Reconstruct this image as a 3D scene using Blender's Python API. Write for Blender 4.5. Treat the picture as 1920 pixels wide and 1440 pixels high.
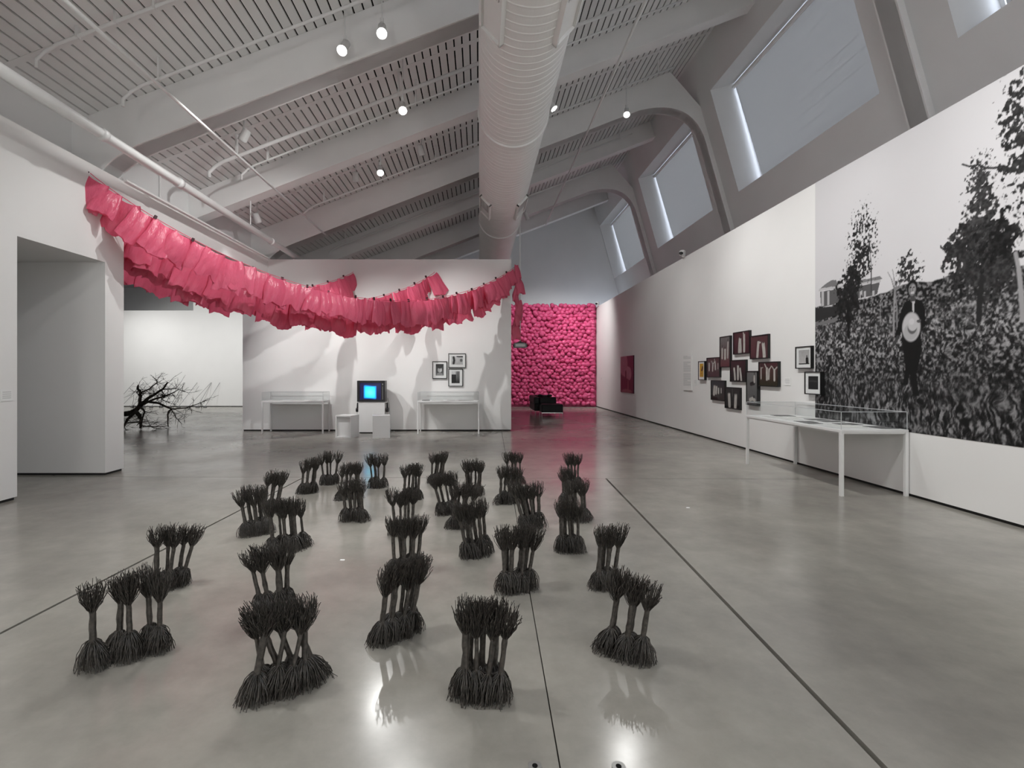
import bpy, math, random
import numpy as np
from mathutils import Vector, Matrix

for o in list(bpy.data.objects):
    bpy.data.objects.remove(o)
scn = bpy.context.scene
COL = scn.collection
R = math.radians
H = 1.55            # eye height
F = 940.0           # focal length in pixels of the 1920 frame
VX, VY = 899.0, 700.0

# ------------------------------------------------------------------ camera
cam_d = bpy.data.cameras.new('camera')
cam = bpy.data.objects.new('camera', cam_d)
COL.objects.link(cam)
cam.location = (0, 0, H)
cam.rotation_euler = (R(90), 0, 0)
cam_d.sensor_width = 36
cam_d.lens = F / 1920 * 36
cam_d.shift_x = (960 - VX) / 1920
cam_d.shift_y = (VY - 720) / 1920
cam_d.clip_end = 200
scn.camera = cam

# ------------------------------------------------------------------ world, exposure
w = bpy.data.worlds.new('world')
scn.world = w
w.use_nodes = True
bg = w.node_tree.nodes['Background']
bg.inputs[0].default_value = (0.78, 0.86, 1.0, 1)
bg.inputs[1].default_value = 3.0
scn.view_settings.view_transform = 'Standard'
scn.view_settings.look = 'None'
scn.view_settings.gamma = 1
scn.view_settings.use_curve_mapping = False
scn.view_settings.exposure = 0.38

# ------------------------------------------------------------------ lights
LS = 1.0
def spot(loc, tgt, power, ang=75, blend=0.9, size=0.08, col=(1.0, 0.998, 0.98)):
    d = bpy.data.lights.new('gallery_spot', 'SPOT')
    d.energy = power * LS
    d.spot_size = R(ang)
    d.spot_blend = blend
    d.shadow_soft_size = size
    d.color = col
    o = bpy.data.objects.new('gallery_spot', d)
    COL.objects.link(o)
    o.location = loc
    v = Vector(tgt) - Vector(loc)
    o.rotation_euler = v.to_track_quat('-Z', 'Y').to_euler()
    return o

# right wall wash
for yy, pw in ((0.6, 330), (3.2, 380), (5.8, 360), (8.4, 340), (10.8, 260)):
    spot((1.9, yy, 6.6), (5.42, yy + 0.4, 2.35), pw, 80, 0.9)
spot((2.6, 20.6, 6.6), (5.42, 22.2, 2.4), 420, 70, 1.0)
spot((2.4, 13.4, 7.0), (5.42, 15.0, 2.0), 170, 80, 1.0)
# point lights added behind the camera to lift the ambient level
def add_fill(loc, power):
    d = bpy.data.lights.new('fill_light', 'POINT')
    d.energy = power; d.shadow_soft_size = 0.5; d.color = (1.0, 0.985, 0.96)
    o = bpy.data.objects.new('fill_light', d); COL.objects.link(o); o.location = loc
add_fill((-3.4, -2.6, 3.2), 110)
add_fill((3.2, -2.6, 3.2), 140)
# wall behind the garlands: one lamp in line with each strand
spot((-2.2, 10.4, 5.5), (-0.1, 13.5, 1.5), 340, 66, 0.9, 0.03)
spot((-4.3, 10.2, 5.1), (-1.9, 13.5, 1.3), 350, 66, 0.9, 0.03)
spot((-5.45, 10.6, 4.95), (-4.0, 13.5, 1.3), 350, 70, 0.9, 0.03)
# strands over the opening
spot((-0.3, 6.8, 6.2), (-4.6, 10.0, 3.4), 560, 60, 0.8, 0.06)
# left wall
spot((-3.2, 7.2, 5.7), (-5.7, 7.4, 2.2), 150, 85, 1.0, 0.04)
spot((-1.4, 3.6, 6.0), (-5.7, 4.6, 2.0), 150, 80, 1.0, 0.06)
# floor sculptures
for x, y, pw in ((-2.8, 3.2, 350), (0.9, 2.6, 240), (-0.9, 6.2, 300), (1.5, 6.6, 170)):
    spot((x, y, 5.9), (x * 0.6, y + 0.7, 0), pw, 84, 1.0, 0.1)
# pink wall, passage to it
spot((3.2, 18.2, 6.8), (3.3, 23.2, 2.4), 900, 75, 1.0)
# gallery to the left behind the opening
for x, y, pw in ((-13.5, 18.5, 500), (-9.5, 18.5, 420), (-9.0, 12.5, 340), (-16, 20, 270)):
    spot((x, y, 5.2), (x * 0.98, 23.2, 1.6), pw, 100, 1.0)

# ------------------------------------------------------------------ materials
def mat(name, col, rough=0.5, spec=0.5, metal=0.0, noise=0.0, nscale=6.0, bump=0.0, bscale=60.0,
        coat=0.0, emit=None, estr=0.0):
    m = bpy.data.materials.new(name)
    m.use_nodes = True
    nt = m.node_tree
    b = nt.nodes['Principled BSDF']
    b.inputs['Base Color'].default_value = (*col, 1)
    b.inputs['Roughness'].default_value = rough
    b.inputs['Specular IOR Level'].default_value = spec
    b.inputs['Metallic'].default_value = metal
    b.inputs['Coat Weight'].default_value = coat
    if emit:
        b.inputs['Emission Color'].default_value = (*emit, 1)
        b.inputs['Emission Strength'].default_value = estr
    tc = nt.nodes.new('ShaderNodeTexCoord')
    if noise > 0:
        n = nt.nodes.new('ShaderNodeTexNoise')
        n.inputs['Scale'].default_value = nscale
        n.inputs['Detail'].default_value = 5
        nt.links.new(tc.outputs['Object'], n.inputs['Vector'])
        r = nt.nodes.new('ShaderNodeMapRange')
        r.inputs[1].default_value = 0.3
        r.inputs[2].default_value = 0.7
        r.inputs[3].default_value = 1 - noise
        r.inputs[4].default_value = 1 + noise
        nt.links.new(n.outputs['Fac'], r.inputs[0])
        mx = nt.nodes.new('ShaderNodeVectorMath')
        mx.operation = 'SCALE'
        mx.inputs[0].default_value = col
        nt.links.new(r.outputs[0], mx.inputs['Scale'])
        nt.links.new(mx.outputs[0], b.inputs['Base Color'])
    if bump > 0:
        n2 = nt.nodes.new('ShaderNodeTexNoise')
        n2.inputs['Scale'].default_value = bscale
        n2.inputs['Detail'].default_value = 4
        nt.links.new(tc.outputs['Object'], n2.inputs['Vector'])
        bp = nt.nodes.new('ShaderNodeBump')
        bp.inputs['Strength'].default_value = bump
        bp.inputs['Distance'].default_value = 0.01
        nt.links.new(n2.outputs['Fac'], bp.inputs['Height'])
        nt.links.new(bp.outputs[0], b.inputs['Normal'])
    return m

MW = mat('white_wall_paint', (0.80, 0.795, 0.785), 0.75, 0.2, noise=0.012, nscale=1.5)
MG = mat('upper_wall_paint', (0.82, 0.82, 0.82), 0.8, 0.2, noise=0.02, nscale=1.0)
MC = mat('ceiling_paint', (0.85, 0.845, 0.84), 0.7, 0.25, noise=0.02, nscale=2.0)
MB = mat('beam_paint', (0.86, 0.855, 0.85), 0.6, 0.3, noise=0.02, nscale=2.0)
MPIPE = mat('pipe_paint', (0.8, 0.8, 0.795), 0.35, 0.5, noise=0.02)
MDUCT = mat('duct_paint', (0.86, 0.855, 0.845), 0.45, 0.4, noise=0.02, nscale=3)
MDARK = mat('deck_slot_black', (0.010, 0.010, 0.010), 0.9, 0.1)
MGRILL = mat('grille_dark', (0.10, 0.10, 0.10), 0.6, 0.3)
MBASE = mat('shadow_gap_black', (0.03, 0.03, 0.03), 0.8, 0.2)
MWHITE = mat('white_lacquer', (0.74, 0.74, 0.735), 0.4, 0.4, noise=0.01)
MBLACK = mat('black_frame', (0.012, 0.012, 0.012), 0.35, 0.4)
MMAT = mat('mat_board', (0.82, 0.82, 0.81), 0.8, 0.2)
MPLAST = mat('black_plastic', (0.014, 0.014, 0.016), 0.35, 0.5, noise=0.1)
MLEATH = mat('black_leather', (0.006, 0.006, 0.007), 0.5, 0.25, noise=0.1, bump=0.1)
MCHROME = mat('chrome', (0.7, 0.7, 0.7), 0.15, 0.5, metal=1.0)
MWIRE = mat('wire_rope_steel', (0.048, 0.042, 0.036), 0.30, 0.7, noise=0.75, nscale=55)
MBARK = mat('dead_bark', (0.035, 0.030, 0.024), 0.8, 0.2, noise=0.4, nscale=12, bump=0.4)
MGREY = mat('projector_grey', (0.36, 0.38, 0.38), 0.5, 0.4)
MJOINT = mat('joint_filler', (0.045, 0.042, 0.038), 0.7, 0.3)
MKNOT = mat('tie_wire', (0.05, 0.02, 0.025), 0.6, 0.3)
MLENS = mat('lamp_lens', (1, 1, 1), 0.3, 0.5, emit=(1.0, 0.98, 0.95), estr=14)
MPAPER = mat('paper', (0.6, 0.6, 0.58), 0.8, 0.2)
MPAPERG = mat('grey_print', (0.14, 0.14, 0.14), 0.6, 0.3, noise=0.5, nscale=20)
MTEXT = mat('grey_ink', (0.45, 0.45, 0.45), 0.8, 0.1)
MBRASS = mat('floor_box_steel', (0.35, 0.35, 0.34), 0.35, 0.5, metal=0.8)

def concrete():
    m = bpy.data.materials.new('polished_concrete')
    m.use_nodes = True
    nt = m.node_tree
    L = nt.links.new
    b = nt.nodes['Principled BSDF']
    ge = nt.nodes.new('ShaderNodeNewGeometry')
    n1 = nt.nodes.new('ShaderNodeTexNoise'); n1.inputs['Scale'].default_value = 0.55; n1.inputs['Detail'].default_value = 7; n1.inputs['Roughness'].default_value = 0.62
    n2 = nt.nodes.new('ShaderNodeTexNoise'); n2.inputs['Scale'].default_value = 3.2; n2.inputs['Detail'].default_value = 9; n2.inputs['Roughness'].default_value = 0.7
    n3 = nt.nodes.new('ShaderNodeTexNoise'); n3.inputs['Scale'].default_value = 0.9; n3.inputs['Detail'].default_value = 4
    for n in (n1, n2, n3):
        L(ge.outputs['Position'], n.inputs['Vector'])
    r1 = nt.nodes.new('ShaderNodeValToRGB')
    r1.color_ramp.elements[0].position = 0.32; r1.color_ramp.elements[0].color = (0.218, 0.208, 0.186, 1)
    r1.color_ramp.elements[1].position = 0.68; r1.color_ramp.elements[1].color = (0.345, 0.330, 0.292, 1)
    L(n1.outputs['Fac'], r1.inputs[0])
    r2 = nt.nodes.new('ShaderNodeMapRange')
    r2.inputs[1].default_value = 0.3; r2.inputs[2].default_value = 0.7; r2.inputs[3].default_value = 0.88; r2.inputs[4].default_value = 1.1
    L(n2.outputs['Fac'], r2.inputs[0])
    sc = nt.nodes.new('ShaderNodeVectorMath'); sc.operation = 'SCALE'
    L(r1.outputs[0], sc.inputs[0]); L(r2.outputs[0], sc.inputs['Scale'])
    L(sc.outputs[0], b.inputs['Base Color'])
    r3 = nt.nodes.new('ShaderNodeMapRange')
    r3.inputs[1].default_value = 0.3; r3.inputs[2].default_value = 0.7; r3.inputs[3].default_value = 0.15; r3.inputs[4].default_value = 0.27
    L(n3.outputs['Fac'], r3.inputs[0]); L(r3.outputs[0], b.inputs['Roughness'])
    b.inputs['Specular IOR Level'].default_value = 0.5
    bp = nt.nodes.new('ShaderNodeBump'); bp.inputs['Strength'].default_value = 0.02; bp.inputs['Distance'].default_value = 0.01
    L(n2.outputs['Fac'], bp.inputs['Height']); L(bp.outputs[0], b.inputs['Normal'])
    return m
MFLOOR = concrete()

def plastic(name, col, tcol, trans=0.45, rough=0.28, bmp=0.5):
    m = bpy.data.materials.new(name)
    m.use_nodes = True
    nt = m.node_tree
    L = nt.links.new
    b = nt.nodes['Principled BSDF']
    b.inputs['Base Color'].default_value = (*col, 1)
    b.inputs['Roughness'].default_value = rough
    t = nt.nodes.new('ShaderNodeBsdfTranslucent')
    t.inputs[0].default_value = (*tcol, 1)
    mx = nt.nodes.new('ShaderNodeMixShader')
    mx.inputs[0].default_value = trans
    L(b.outputs[0], mx.inputs[1]); L(t.outputs[0], mx.inputs[2])
    out = nt.nodes['Material Output']
    L(mx.outputs[0], out.inputs[0])
    tc = nt.nodes.new('ShaderNodeTexCoord')
    n = nt.nodes.new('ShaderNodeTexNoise'); n.inputs['Scale'].default_value = 14; n.inputs['Detail'].default_value = 5
    mp = nt.nodes.new('ShaderNodeMapping'); mp.inputs['Scale'].default_value = (1.6, 1.6, 0.6)
    L(tc.outputs['Object'], mp.inputs[0]); L(mp.outputs[0], n.inputs['Vector'])
    bp = nt.nodes.new('ShaderNodeBump'); bp.inputs['Strength'].default_value = bmp; bp.inputs['Distance'].default_value = 0.03
    L(n.outputs['Fac'], bp.inputs['Height']); L(bp.outputs[0], b.inputs['Normal']); L(bp.outputs[0], t.inputs['Normal'])
    return m
MPINK = plastic('pink_plastic_film', (0.86, 0.17, 0.29), (0.88, 0.18, 0.30), 0.42, 0.25)
MPINKB = plastic('pink_inflated_film', (0.74, 0.10, 0.255), (0.78, 0.11, 0.27), 0.2, 0.28)
MBLIND = plastic('blind_fabric', (0.55, 0.555, 0.57), (0.43, 0.42, 0.405), 0.6, 0.7, 0.0)

def glass():
    m = bpy.data.materials.new('clear_acrylic')
    m.use_nodes = True
    nt = m.node_tree
    L = nt.links.new
    nt.nodes.remove(nt.nodes['Principled BSDF'])
    tr = nt.nodes.new('ShaderNodeBsdfTransparent'); tr.inputs[0].default_value = (0.985, 0.99, 0.99, 1)
    gl = nt.nodes.new('ShaderNodeBsdfGlossy'); gl.inputs['Roughness'].default_value = 0.03
    lw = nt.nodes.new('ShaderNodeLayerWeight'); lw.inputs[0].default_value = 0.5
    pw_ = nt.nodes.new('ShaderNodeMath'); pw_.operation = 'POWER'; pw_.inputs[1].default_value = 4.0
    L(lw.outputs['Facing'], pw_.inputs[0])
    fr = nt.nodes.new('ShaderNodeMapRange'); fr.inputs[3].default_value = 0.02; fr.inputs[4].default_value = 0.3
    L(pw_.outputs[0], fr.inputs[0])
    mx = nt.nodes.new('ShaderNodeMixShader')
    L(fr.outputs[0], mx.inputs[0]); L(tr.outputs[0], mx.inputs[1]); L(gl.outputs[0], mx.inputs[2])
    L(mx.outputs[0], nt.nodes['Material Output'].inputs[0])
    return m
MGLASS = glass()
MEDGE = mat('acrylic_edge', (0.55, 0.57, 0.58), 0.3, 0.5)

def print_mat(name, rough=0.45):
    m = bpy.data.materials.new(name)
    m.use_nodes = True
    nt = m.node_tree
    a = nt.nodes.new('ShaderNodeAttribute')
    a.attribute_name = 'Col'
    b = nt.nodes['Principled BSDF']
    nt.links.new(a.outputs['Color'], b.inputs['Base Color'])
    b.inputs['Roughness'].default_value = rough
    b.inputs['Specular IOR Level'].default_value = 0.25
    return m
MPRINT = print_mat('photographic_print', 0.4)
MMURAL = print_mat('vinyl_print', 0.7)

# ------------------------------------------------------------------ mesh helpers
class MB_:
    def __init__(s):
        s.v = []; s.f = []
    def add(s, vs, fs):
        k = len(s.v)
        s.v += [tuple(p) for p in vs]
        s.f += [tuple(i + k for i in f) for f in fs]
        return s
    def box(s, x0, x1, y0, y1, z0, z1):
        return s.add([(x0, y0, z0), (x1, y0, z0), (x1, y1, z0), (x0, y1, z0),
                      (x0, y0, z1), (x1, y0, z1), (x1, y1, z1), (x0, y1, z1)],
                     [(0, 3, 2, 1), (4, 5, 6, 7), (0, 1, 5, 4), (1, 2, 6, 5), (2, 3, 7, 6), (3, 0, 4, 7)])
    def hexa(s, p):
        return s.add(p, [(0, 3, 2, 1), (4, 5, 6, 7), (0, 1, 5, 4), (1, 2, 6, 5), (2, 3, 7, 6), (3, 0, 4, 7)])
    def bbox(s, x0, x1, y0, y1, z0, z1, b=0.01):
        # box with chamfered vertical edges and top
        pts = [(x0 + b, y0), (x1 - b, y0), (x1, y0 + b), (x1, y1 - b), (x1 - b, y1), (x0 + b, y1), (x0, y1 - b), (x0, y0 + b)]
        cx, cy = (x0 + x1) / 2, (y0 + y1) / 2
        vs = [(p[0], p[1], z0) for p in pts] + [(p[0], p[1], z1 - b) for p in pts]
        ins = []
        for p in pts:
            ins.append((min(max(p[0], x0 + b), x1 - b) , min(max(p[1], y0 + b), y1 - b), z1))
        vs += ins
        fs = [tuple(range(7, -1, -1)), tuple(range(16, 24))]
        for i in range(8):
            j = (i + 1) % 8
            fs.append((i, j, 8 + j, 8 + i))
            fs.append((8 + i, 8 + j, 16 + j, 16 + i))
        return s.add(vs, fs)
    def tube(s, pts, r, n=8, cap=True):
        pts = [Vector(p) for p in pts]
        rs = r if isinstance(r, (list, tuple)) else [r] * len(pts)
        k = len(s.v)
        up = None
        for i, p in enumerate(pts):
            t = (pts[min(i + 1, len(pts) - 1)] - pts[max(i - 1, 0)])
            if t.length < 1e-9:
                t = Vector((0, 0, 1))
            t.normalize()
            if up is None:
                up = Vector((0, 0, 1)) if abs(t.z) < 0.9 else Vector((1, 0, 0))
            a = t.cross(up)
            if a.length < 1e-6:
                a = t.cross(Vector((0, 1, 0)))
            a.normalize()
            b = a.cross(t)
            up = b
            for j in range(n):
                q = 2 * math.pi * j / n
                s.v.append(tuple(p + (a * math.cos(q) + b * math.sin(q)) * rs[i]))
        for i in range(len(pts) - 1):
            for j in range(n):
                j2 = (j + 1) % n
                s.f.append((k + i * n + j, k + i * n + j2, k + (i + 1) * n + j2, k + (i + 1) * n + j))
        if cap:
            s.f.append(tuple(k + j for j in range(n - 1, -1, -1)))
            e = k + (len(pts) - 1) * n
            s.f.append(tuple(e + j for j in range(n)))
        return s
    def prism(s, poly, z0, z1):
        n = len(poly)
        vs = [(p[0], p[1], z0) for p in poly] + [(p[0], p[1], z1) for p in poly]
        fs = [tuple(range(n - 1, -1, -1)), tuple(range(n, 2 * n))]
        for i in range(n):
            j = (i + 1) % n
            fs.append((i, j, n + j, n + i))
        return s.add(vs, fs)
    def xzprism(s, poly, y0, y1):
        n = len(poly)
        vs = [(p[0], y0, p[1]) for p in poly] + [(p[0], y1, p[1]) for p in poly]
        fs = [tuple(range(n)), tuple(range(2 * n - 1, n - 1, -1))]
        for i in range(n):
            j = (i + 1) % n
            fs.append((j, i, n + i, n + j))
        return s.add(vs, fs)
    def mesh(s, name, m, smooth=False):
        me = bpy.data.meshes.new(name)
        me.from_pydata(s.v, [], s.f)
        me.materials.append(m)
        if smooth:
            me.polygons.foreach_set('use_smooth', [True] * len(me.polygons))
        me.update()
        return me
    def obj(s, name, m, parent=None, smooth=False, loc=None):
        o = bpy.data.objects.new(name, s.mesh(name, m, smooth))
        COL.objects.link(o)
        if parent:
            o.parent = parent
        if loc:
            o.location = loc
        return o

def np_mesh(name, V, Fq, m, smooth=True, col=None):
    V = np.asarray(V, dtype=np.float32).reshape(-1, 3)
    Fq = np.asarray(Fq, dtype=np.int32)
    k = Fq.shape[1]
    me = bpy.data.meshes.new(name)
    me.vertices.add(len(V))
    me.vertices.foreach_set('co', V.ravel())
    me.loops.add(Fq.size)
    me.loops.foreach_set('vertex_index', Fq.ravel())
    me.polygons.add(len(Fq))
    me.polygons.foreach_set('loop_start', np.arange(0, Fq.size, k, dtype=np.int32))
    me.polygons.foreach_set('loop_total', np.full(len(Fq), k, dtype=np.int32))
    me.polygons.foreach_set('use_smooth', np.full(len(Fq), smooth))
    me.materials.append(m)
    if col is not None:
        ca = me.color_attributes.new('Col', 'FLOAT_COLOR', 'POINT')
        c4 = np.ones((len(V), 4), dtype=np.float32)
        c4[:, :3] = np.asarray(col, dtype=np.float32).reshape(-1, 3)
        ca.data.foreach_set('color', c4.ravel())
    me.update(calc_edges=True)
    me.validate()
    return me

def link(name, me, parent=None, loc=None):
    o = bpy.data.objects.new(name, me)
    COL.objects.link(o)
    if parent:
        o.parent = parent
    if loc is not None:
        o.location = loc
    return o

def tag(o, label=None, cat=None, group=None, kind=None):
    if label: o['label'] = label
    if cat: o['category'] = cat
    if group: o['group'] = group
    if kind: o['kind'] = kind
    return o

def empty(name, loc, rz=0):
    o = bpy.data.objects.new(name, None)
    o.empty_display_size = 0.1
    COL.objects.link(o)
    o.location = loc
    o.rotation_euler = (0, 0, rz)
    return o

def struct(o):
    o['kind'] = 'structure'
    return o

def px(x, y, Z):            # a point of the photograph at depth Z
    return ((x - VX) * Z / F, Z, H + (VY - y) * Z / F)

# ------------------------------------------------------------------ the room
XR, XL, TOP = 5.42, -5.69, 4.62
ZG, ZP = 13.5, 23.2          # wall behind garlands, far pink wall
SL = 0.385                   # roof slope
def deck(x): return 7.85 + SL * x
def fbot(x): return 7.10 + SL * x
def ibot(x): return 7.27 + SL * x
def wallx(h): return 7.03 - 0.28 * (h - 5.6)
YB = -3.5                    # wall behind the camera
GAB = 25.4
FR = [1.8, 7.9, 14.0, 20.1]
IM = [4.85, 10.95, 17.05, 23.15]
DECKX1 = 5.78
LOW = 0.035

# floor: slabs with open joints over a dark bed
bed = MB_().box(-19, 8, YB - 0.3, GAB + 0.3, -0.2, -0.03).obj('floor', MJOINT)
struct(bed)
def clip(poly, a, b, c):     # keep a*x+b*y<=c
    out = []
    for i in range(len(poly)):
        p, q = poly[i], poly[(i + 1) % len(poly)]
        dp, dq = a * p[0] + b * p[1] - c, a * q[0] + b * q[1] - c
        if dp <= 0: out.append(p)
        if dp * dq < 0:
            t = dp / (dp - dq)
            out.append((p[0] + (q[0] - p[0]) * t, p[1] + (q[1] - p[1]) * t))
    return out
def gp(x, y):
    Z = F * H / (y - VY)
    return ((x - VX) * Z / F, Z)
def halfplane(p, q, gap, side):
    dx, dy = q[0] - p[0], q[1] - p[1]
    l = math.hypot(dx, dy)
    nx, ny = dy / l * side, -dx / l * side     # normal pointing away from kept side
    return nx, ny, nx * p[0] + ny * p[1] - gap / 2
JL = (gp(0, 1188), gp(455, 954)); JC = (gp(946, 840), gp(1050, 1438)); JR = (gp(1138, 899), gp(1655, 1436)); JB = (gp(560, 895), gp(1135, 897))
big = [(-19, YB - 0.3), (8, YB - 0.3), (8, GAB + 0.3), (-19, GAB + 0.3)]
def ori(j): # orient with increasing depth
    return j if j[1][1] > j[0][1] else (j[1], j[0])
JL, JC, JR = ori(JL), ori(JC), ori(JR)
near = halfplane(JB[0], JB[1], 0.012, -1)   # far side removed
far = halfplane(JB[0], JB[1], 0.012, 1)
def ensure(hp, pt):          # make sure pt is kept
    a, b, c = hp
    return hp
slabs = []
def side_of(j, pt):
    p, q = j
    return (q[0] - p[0]) * (pt[1] - p[1]) - (q[1] - p[1]) * (pt[0] - p[0])
def cut(poly, j, pt, gap):
    p, q = j
    for sd in (1, -1):
        hp = halfplane(p, q, gap, sd)
        if hp[0] * pt[0] + hp[1] * pt[1] < hp[2]:
            return clip(poly, *hp)
    return poly
nearp, farp = (0, 3), (0, 20)
s_near = cut(big, JB, nearp, 0.012)
s_far = cut(big, JB, farp, 0.012)
def lx(j, y):
    p, q = j
    return p[0] + (q[0] - p[0]) * (y - p[1]) / (q[1] - p[1])
xl, xc, xr = lx(JL, 3), lx(JC, 3), lx(JR, 3)
slabs.append(cut(s_near, JL, (xl - 1, 3), 0.024))
slabs.append(cut(cut(s_near, JL, (xl + 0.5, 3), 0.024), JC, (xc - 0.3, 3), 0.006))
slabs.append(cut(cut(s_near, JC, (xc + 0.3, 3), 0.006), JR, (xr - 0.3, 3), 0.027))
slabs.append(cut(s_near, JR, (xr + 1, 3), 0.027))
slabs.append(cut(s_far, JC, (lx(JC, 20) - 1, 20), 0.006))
slabs.append(cut(s_far, JC, (lx(JC, 20) + 1, 20), 0.006))
for p in slabs:
    MB_().prism(p, -0.05, 0.0).obj('concrete_slab', MFLOOR, bed)

# right white wall, far enough to carry the pink wall
wr = struct(MB_().box(XR, XR + 0.3, YB, ZP + 0.6, LOW, TOP).box(XR + 0.3, 7.6, YB, ZP + 0.6, TOP - 0.3, TOP).obj('wall_right', MW))
struct(MB_().box(XR + 0.02, XR + 0.25, YB, ZP + 0.6, -0.01, LOW).obj('shadow_gap_right', MBASE))  # black strip stands in for the shade in the gap under the wall
# left wall block with passage
m = MB_().box(-9.2, XL, YB, 6.17, LOW, TOP).box(-9.2, XL, 6.17, 7.62, 3.24, TOP).box(-9.2, XL, 7.62, 8.02, LOW, TOP)
m.box(-9.5, -9.2, 5.5, 8.02, LOW, TOP)  # unseen end wall of the passage, added to stop light leaks
struct(m.obj('wall_left', MW))
struct(MB_().box(-9.2, XL - 0.02, YB, 6.15, -0.01, LOW).box(-9.2, XL - 0.02, 7.64, 8.0, -0.01, LOW).obj('shadow_gap_left', MBASE))  # left wall's foot gap, its shade given by black colour
# header carrying on from the left wall over the wide opening
struct(MB_().box(-6.3, XL, 8.02, ZG + 0.4, 4.2, TOP).obj('trim_1', MW))
struct(MB_().box(-6.0, XL + 0.05, 8.02, ZG, TOP, TOP + 0.03).obj('trim_2', MB))
# wall behind the garlands
gx0, gx1 = (455 - VX) * ZG / F, (958.5 - VX) * ZG / F
struct(MB_().box(gx0, gx1, ZG, ZG + 0.4, LOW, TOP).obj('wall_centre', MW))
struct(MB_().box(gx0 + 0.02, gx1 - 0.02, ZG + 0.02, ZG + 0.38, -0.01, LOW).obj('shadow_gap_centre', MBASE))  # gap shade put into a black strip here too
# far left gallery
struct(MB_().box(-18, -13.3, 23.3, 23.6, LOW, 4.47).box(-13.3, -0.5, 23.3, 23.6, LOW, 5.2).obj('wall_far_left', MW))
struct(MB_().box(-18, -0.5, 23.32, 23.58, -0.01, LOW).obj('shadow_gap_far_left', MBASE))  # black colour in place of shade along this foot gap
struct(MB_().box(-18.3, -18, 7.7, GAB, 0, 6.2).box(-18, -9.2, 7.7, 8.02, 0, 6.2).obj('wall_gallery_left', MW))
struct(MB_().box(-18.3, -6.25, 7.7, GAB + 0.2, 5.9, 6.1).obj('ceiling_gallery', MG))
# gable, back wall behind the camera, upper left wall
struct(MB_().box(-18.3, 9.5, GAB, GAB + 0.3, 0, 11).obj('wall_gable', MG))
struct(MB_().box(-9.5, 9.5, YB - 0.3, YB, 0, 11).obj('wall_behind', MW))
struct(MB_().box(-6.5, -6.3, YB, GAB, TOP - 0.3, 6.1).obj('wall_left_upper', MG))
# passage beyond the pink wall
struct(MB_().box(-0.6, XR + 0.3, ZP + 0.35, ZP + 0.6, LOW, TOP - 0.1).obj('wall_far', MW))

# tilted clerestory wall on the right with window openings
def tp(y, h, n):             # point on the tilted wall, n = outward offset
    return (wallx(h) + n * 0.963, y, h + n * 0.27)
def tbox(mb, y0, y1, h0, h1, n0, n1):
    return mb.hexa([tp(y0, h0, n0), tp(y0, h0, n1), tp(y1, h0, n1), tp(y1, h0, n0),
                    tp(y0, h1, n0), tp(y0, h1, n1), tp(y1, h1, n1), tp(y1, h1, n0)])
WIN = [(-3.4, 1.05), (2.45, 7.15), (8.55, 13.2), (14.65, 19.2), (20.75, 25.35)]
WH0, WH1 = 6.33, 9.0
m = MB_()
tbox(m, YB - 0.2, GAB + 0.2, 4.2, WH0, 0, 0.78)
tbox(m, YB - 0.2, GAB + 0.2, WH1, 10.9, 0, 0.78)
edges = [YB - 0.2] + [e for wv in WIN for e in wv] + [GAB + 0.2]
for i in range(0, len(edges), 2):
    tbox(m, edges[i], edges[i + 1], WH0, WH1, 0, 0.78)
struct(m.obj('wall_right_upper', MG))
for i, (a, b) in enumerate(WIN[1:]):
    wf = MB_()
    tbox(wf, a, b, WH0, WH0 + 0.07, 0.710, 0.750)
    tbox(wf, a, b, WH1 - 0.07, WH1, 0.710, 0.750)
    tbox(wf, a, a + 0.06, WH0 + 0.07, WH1 - 0.07, 0.710, 0.750)
    tbox(wf, b - 0.06, b, WH0 + 0.07, WH1 - 0.07, 0.710, 0.750)
    wo = struct(wf.obj('window_%d' % (i + 1), MB))
    pn = MB_(); tbox(pn, a + 0.06, b - 0.06, WH0 + 0.07, WH1 - 0.07, 0.725, 0.735)
    pn.obj('pane', MGLASS, wo)
    bl = MB_()
    # roller blind: hangs short of the far jamb so that daylight leaks in
    ny = 10
    for q in range(ny):
        h0 = WH0 + 0.05 + (WH1 - WH0 - 0.07) * q / ny
        h1 = WH0 + 0.05 + (WH1 - WH0 - 0.07) * (q + 1) / ny
        g0 = 0.14 - 0.09 * (q / ny) ** 0.7
        tbox(bl, a + 0.03, b - g0, h0, h1, 0.635, 0.642)
    bo = bl.obj('roller_blind', MBLIND)
    bo.parent = wo
    rl = MB_()
    rl.tube([tp(a + 0.03, WH1 - 0.09, 0.60), tp(b - 0.03, WH1 - 0.09, 0.60)], 0.05, 10)
    rl.obj('roller_tube', MB, wo)
    bt = MB_(); tbox(bt, a + 0.03, b - 0.1, WH0 + 0.03, WH0 + 0.06, 0.625, 0.650)
    bt.obj('hem_bar', MB, wo)

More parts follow.
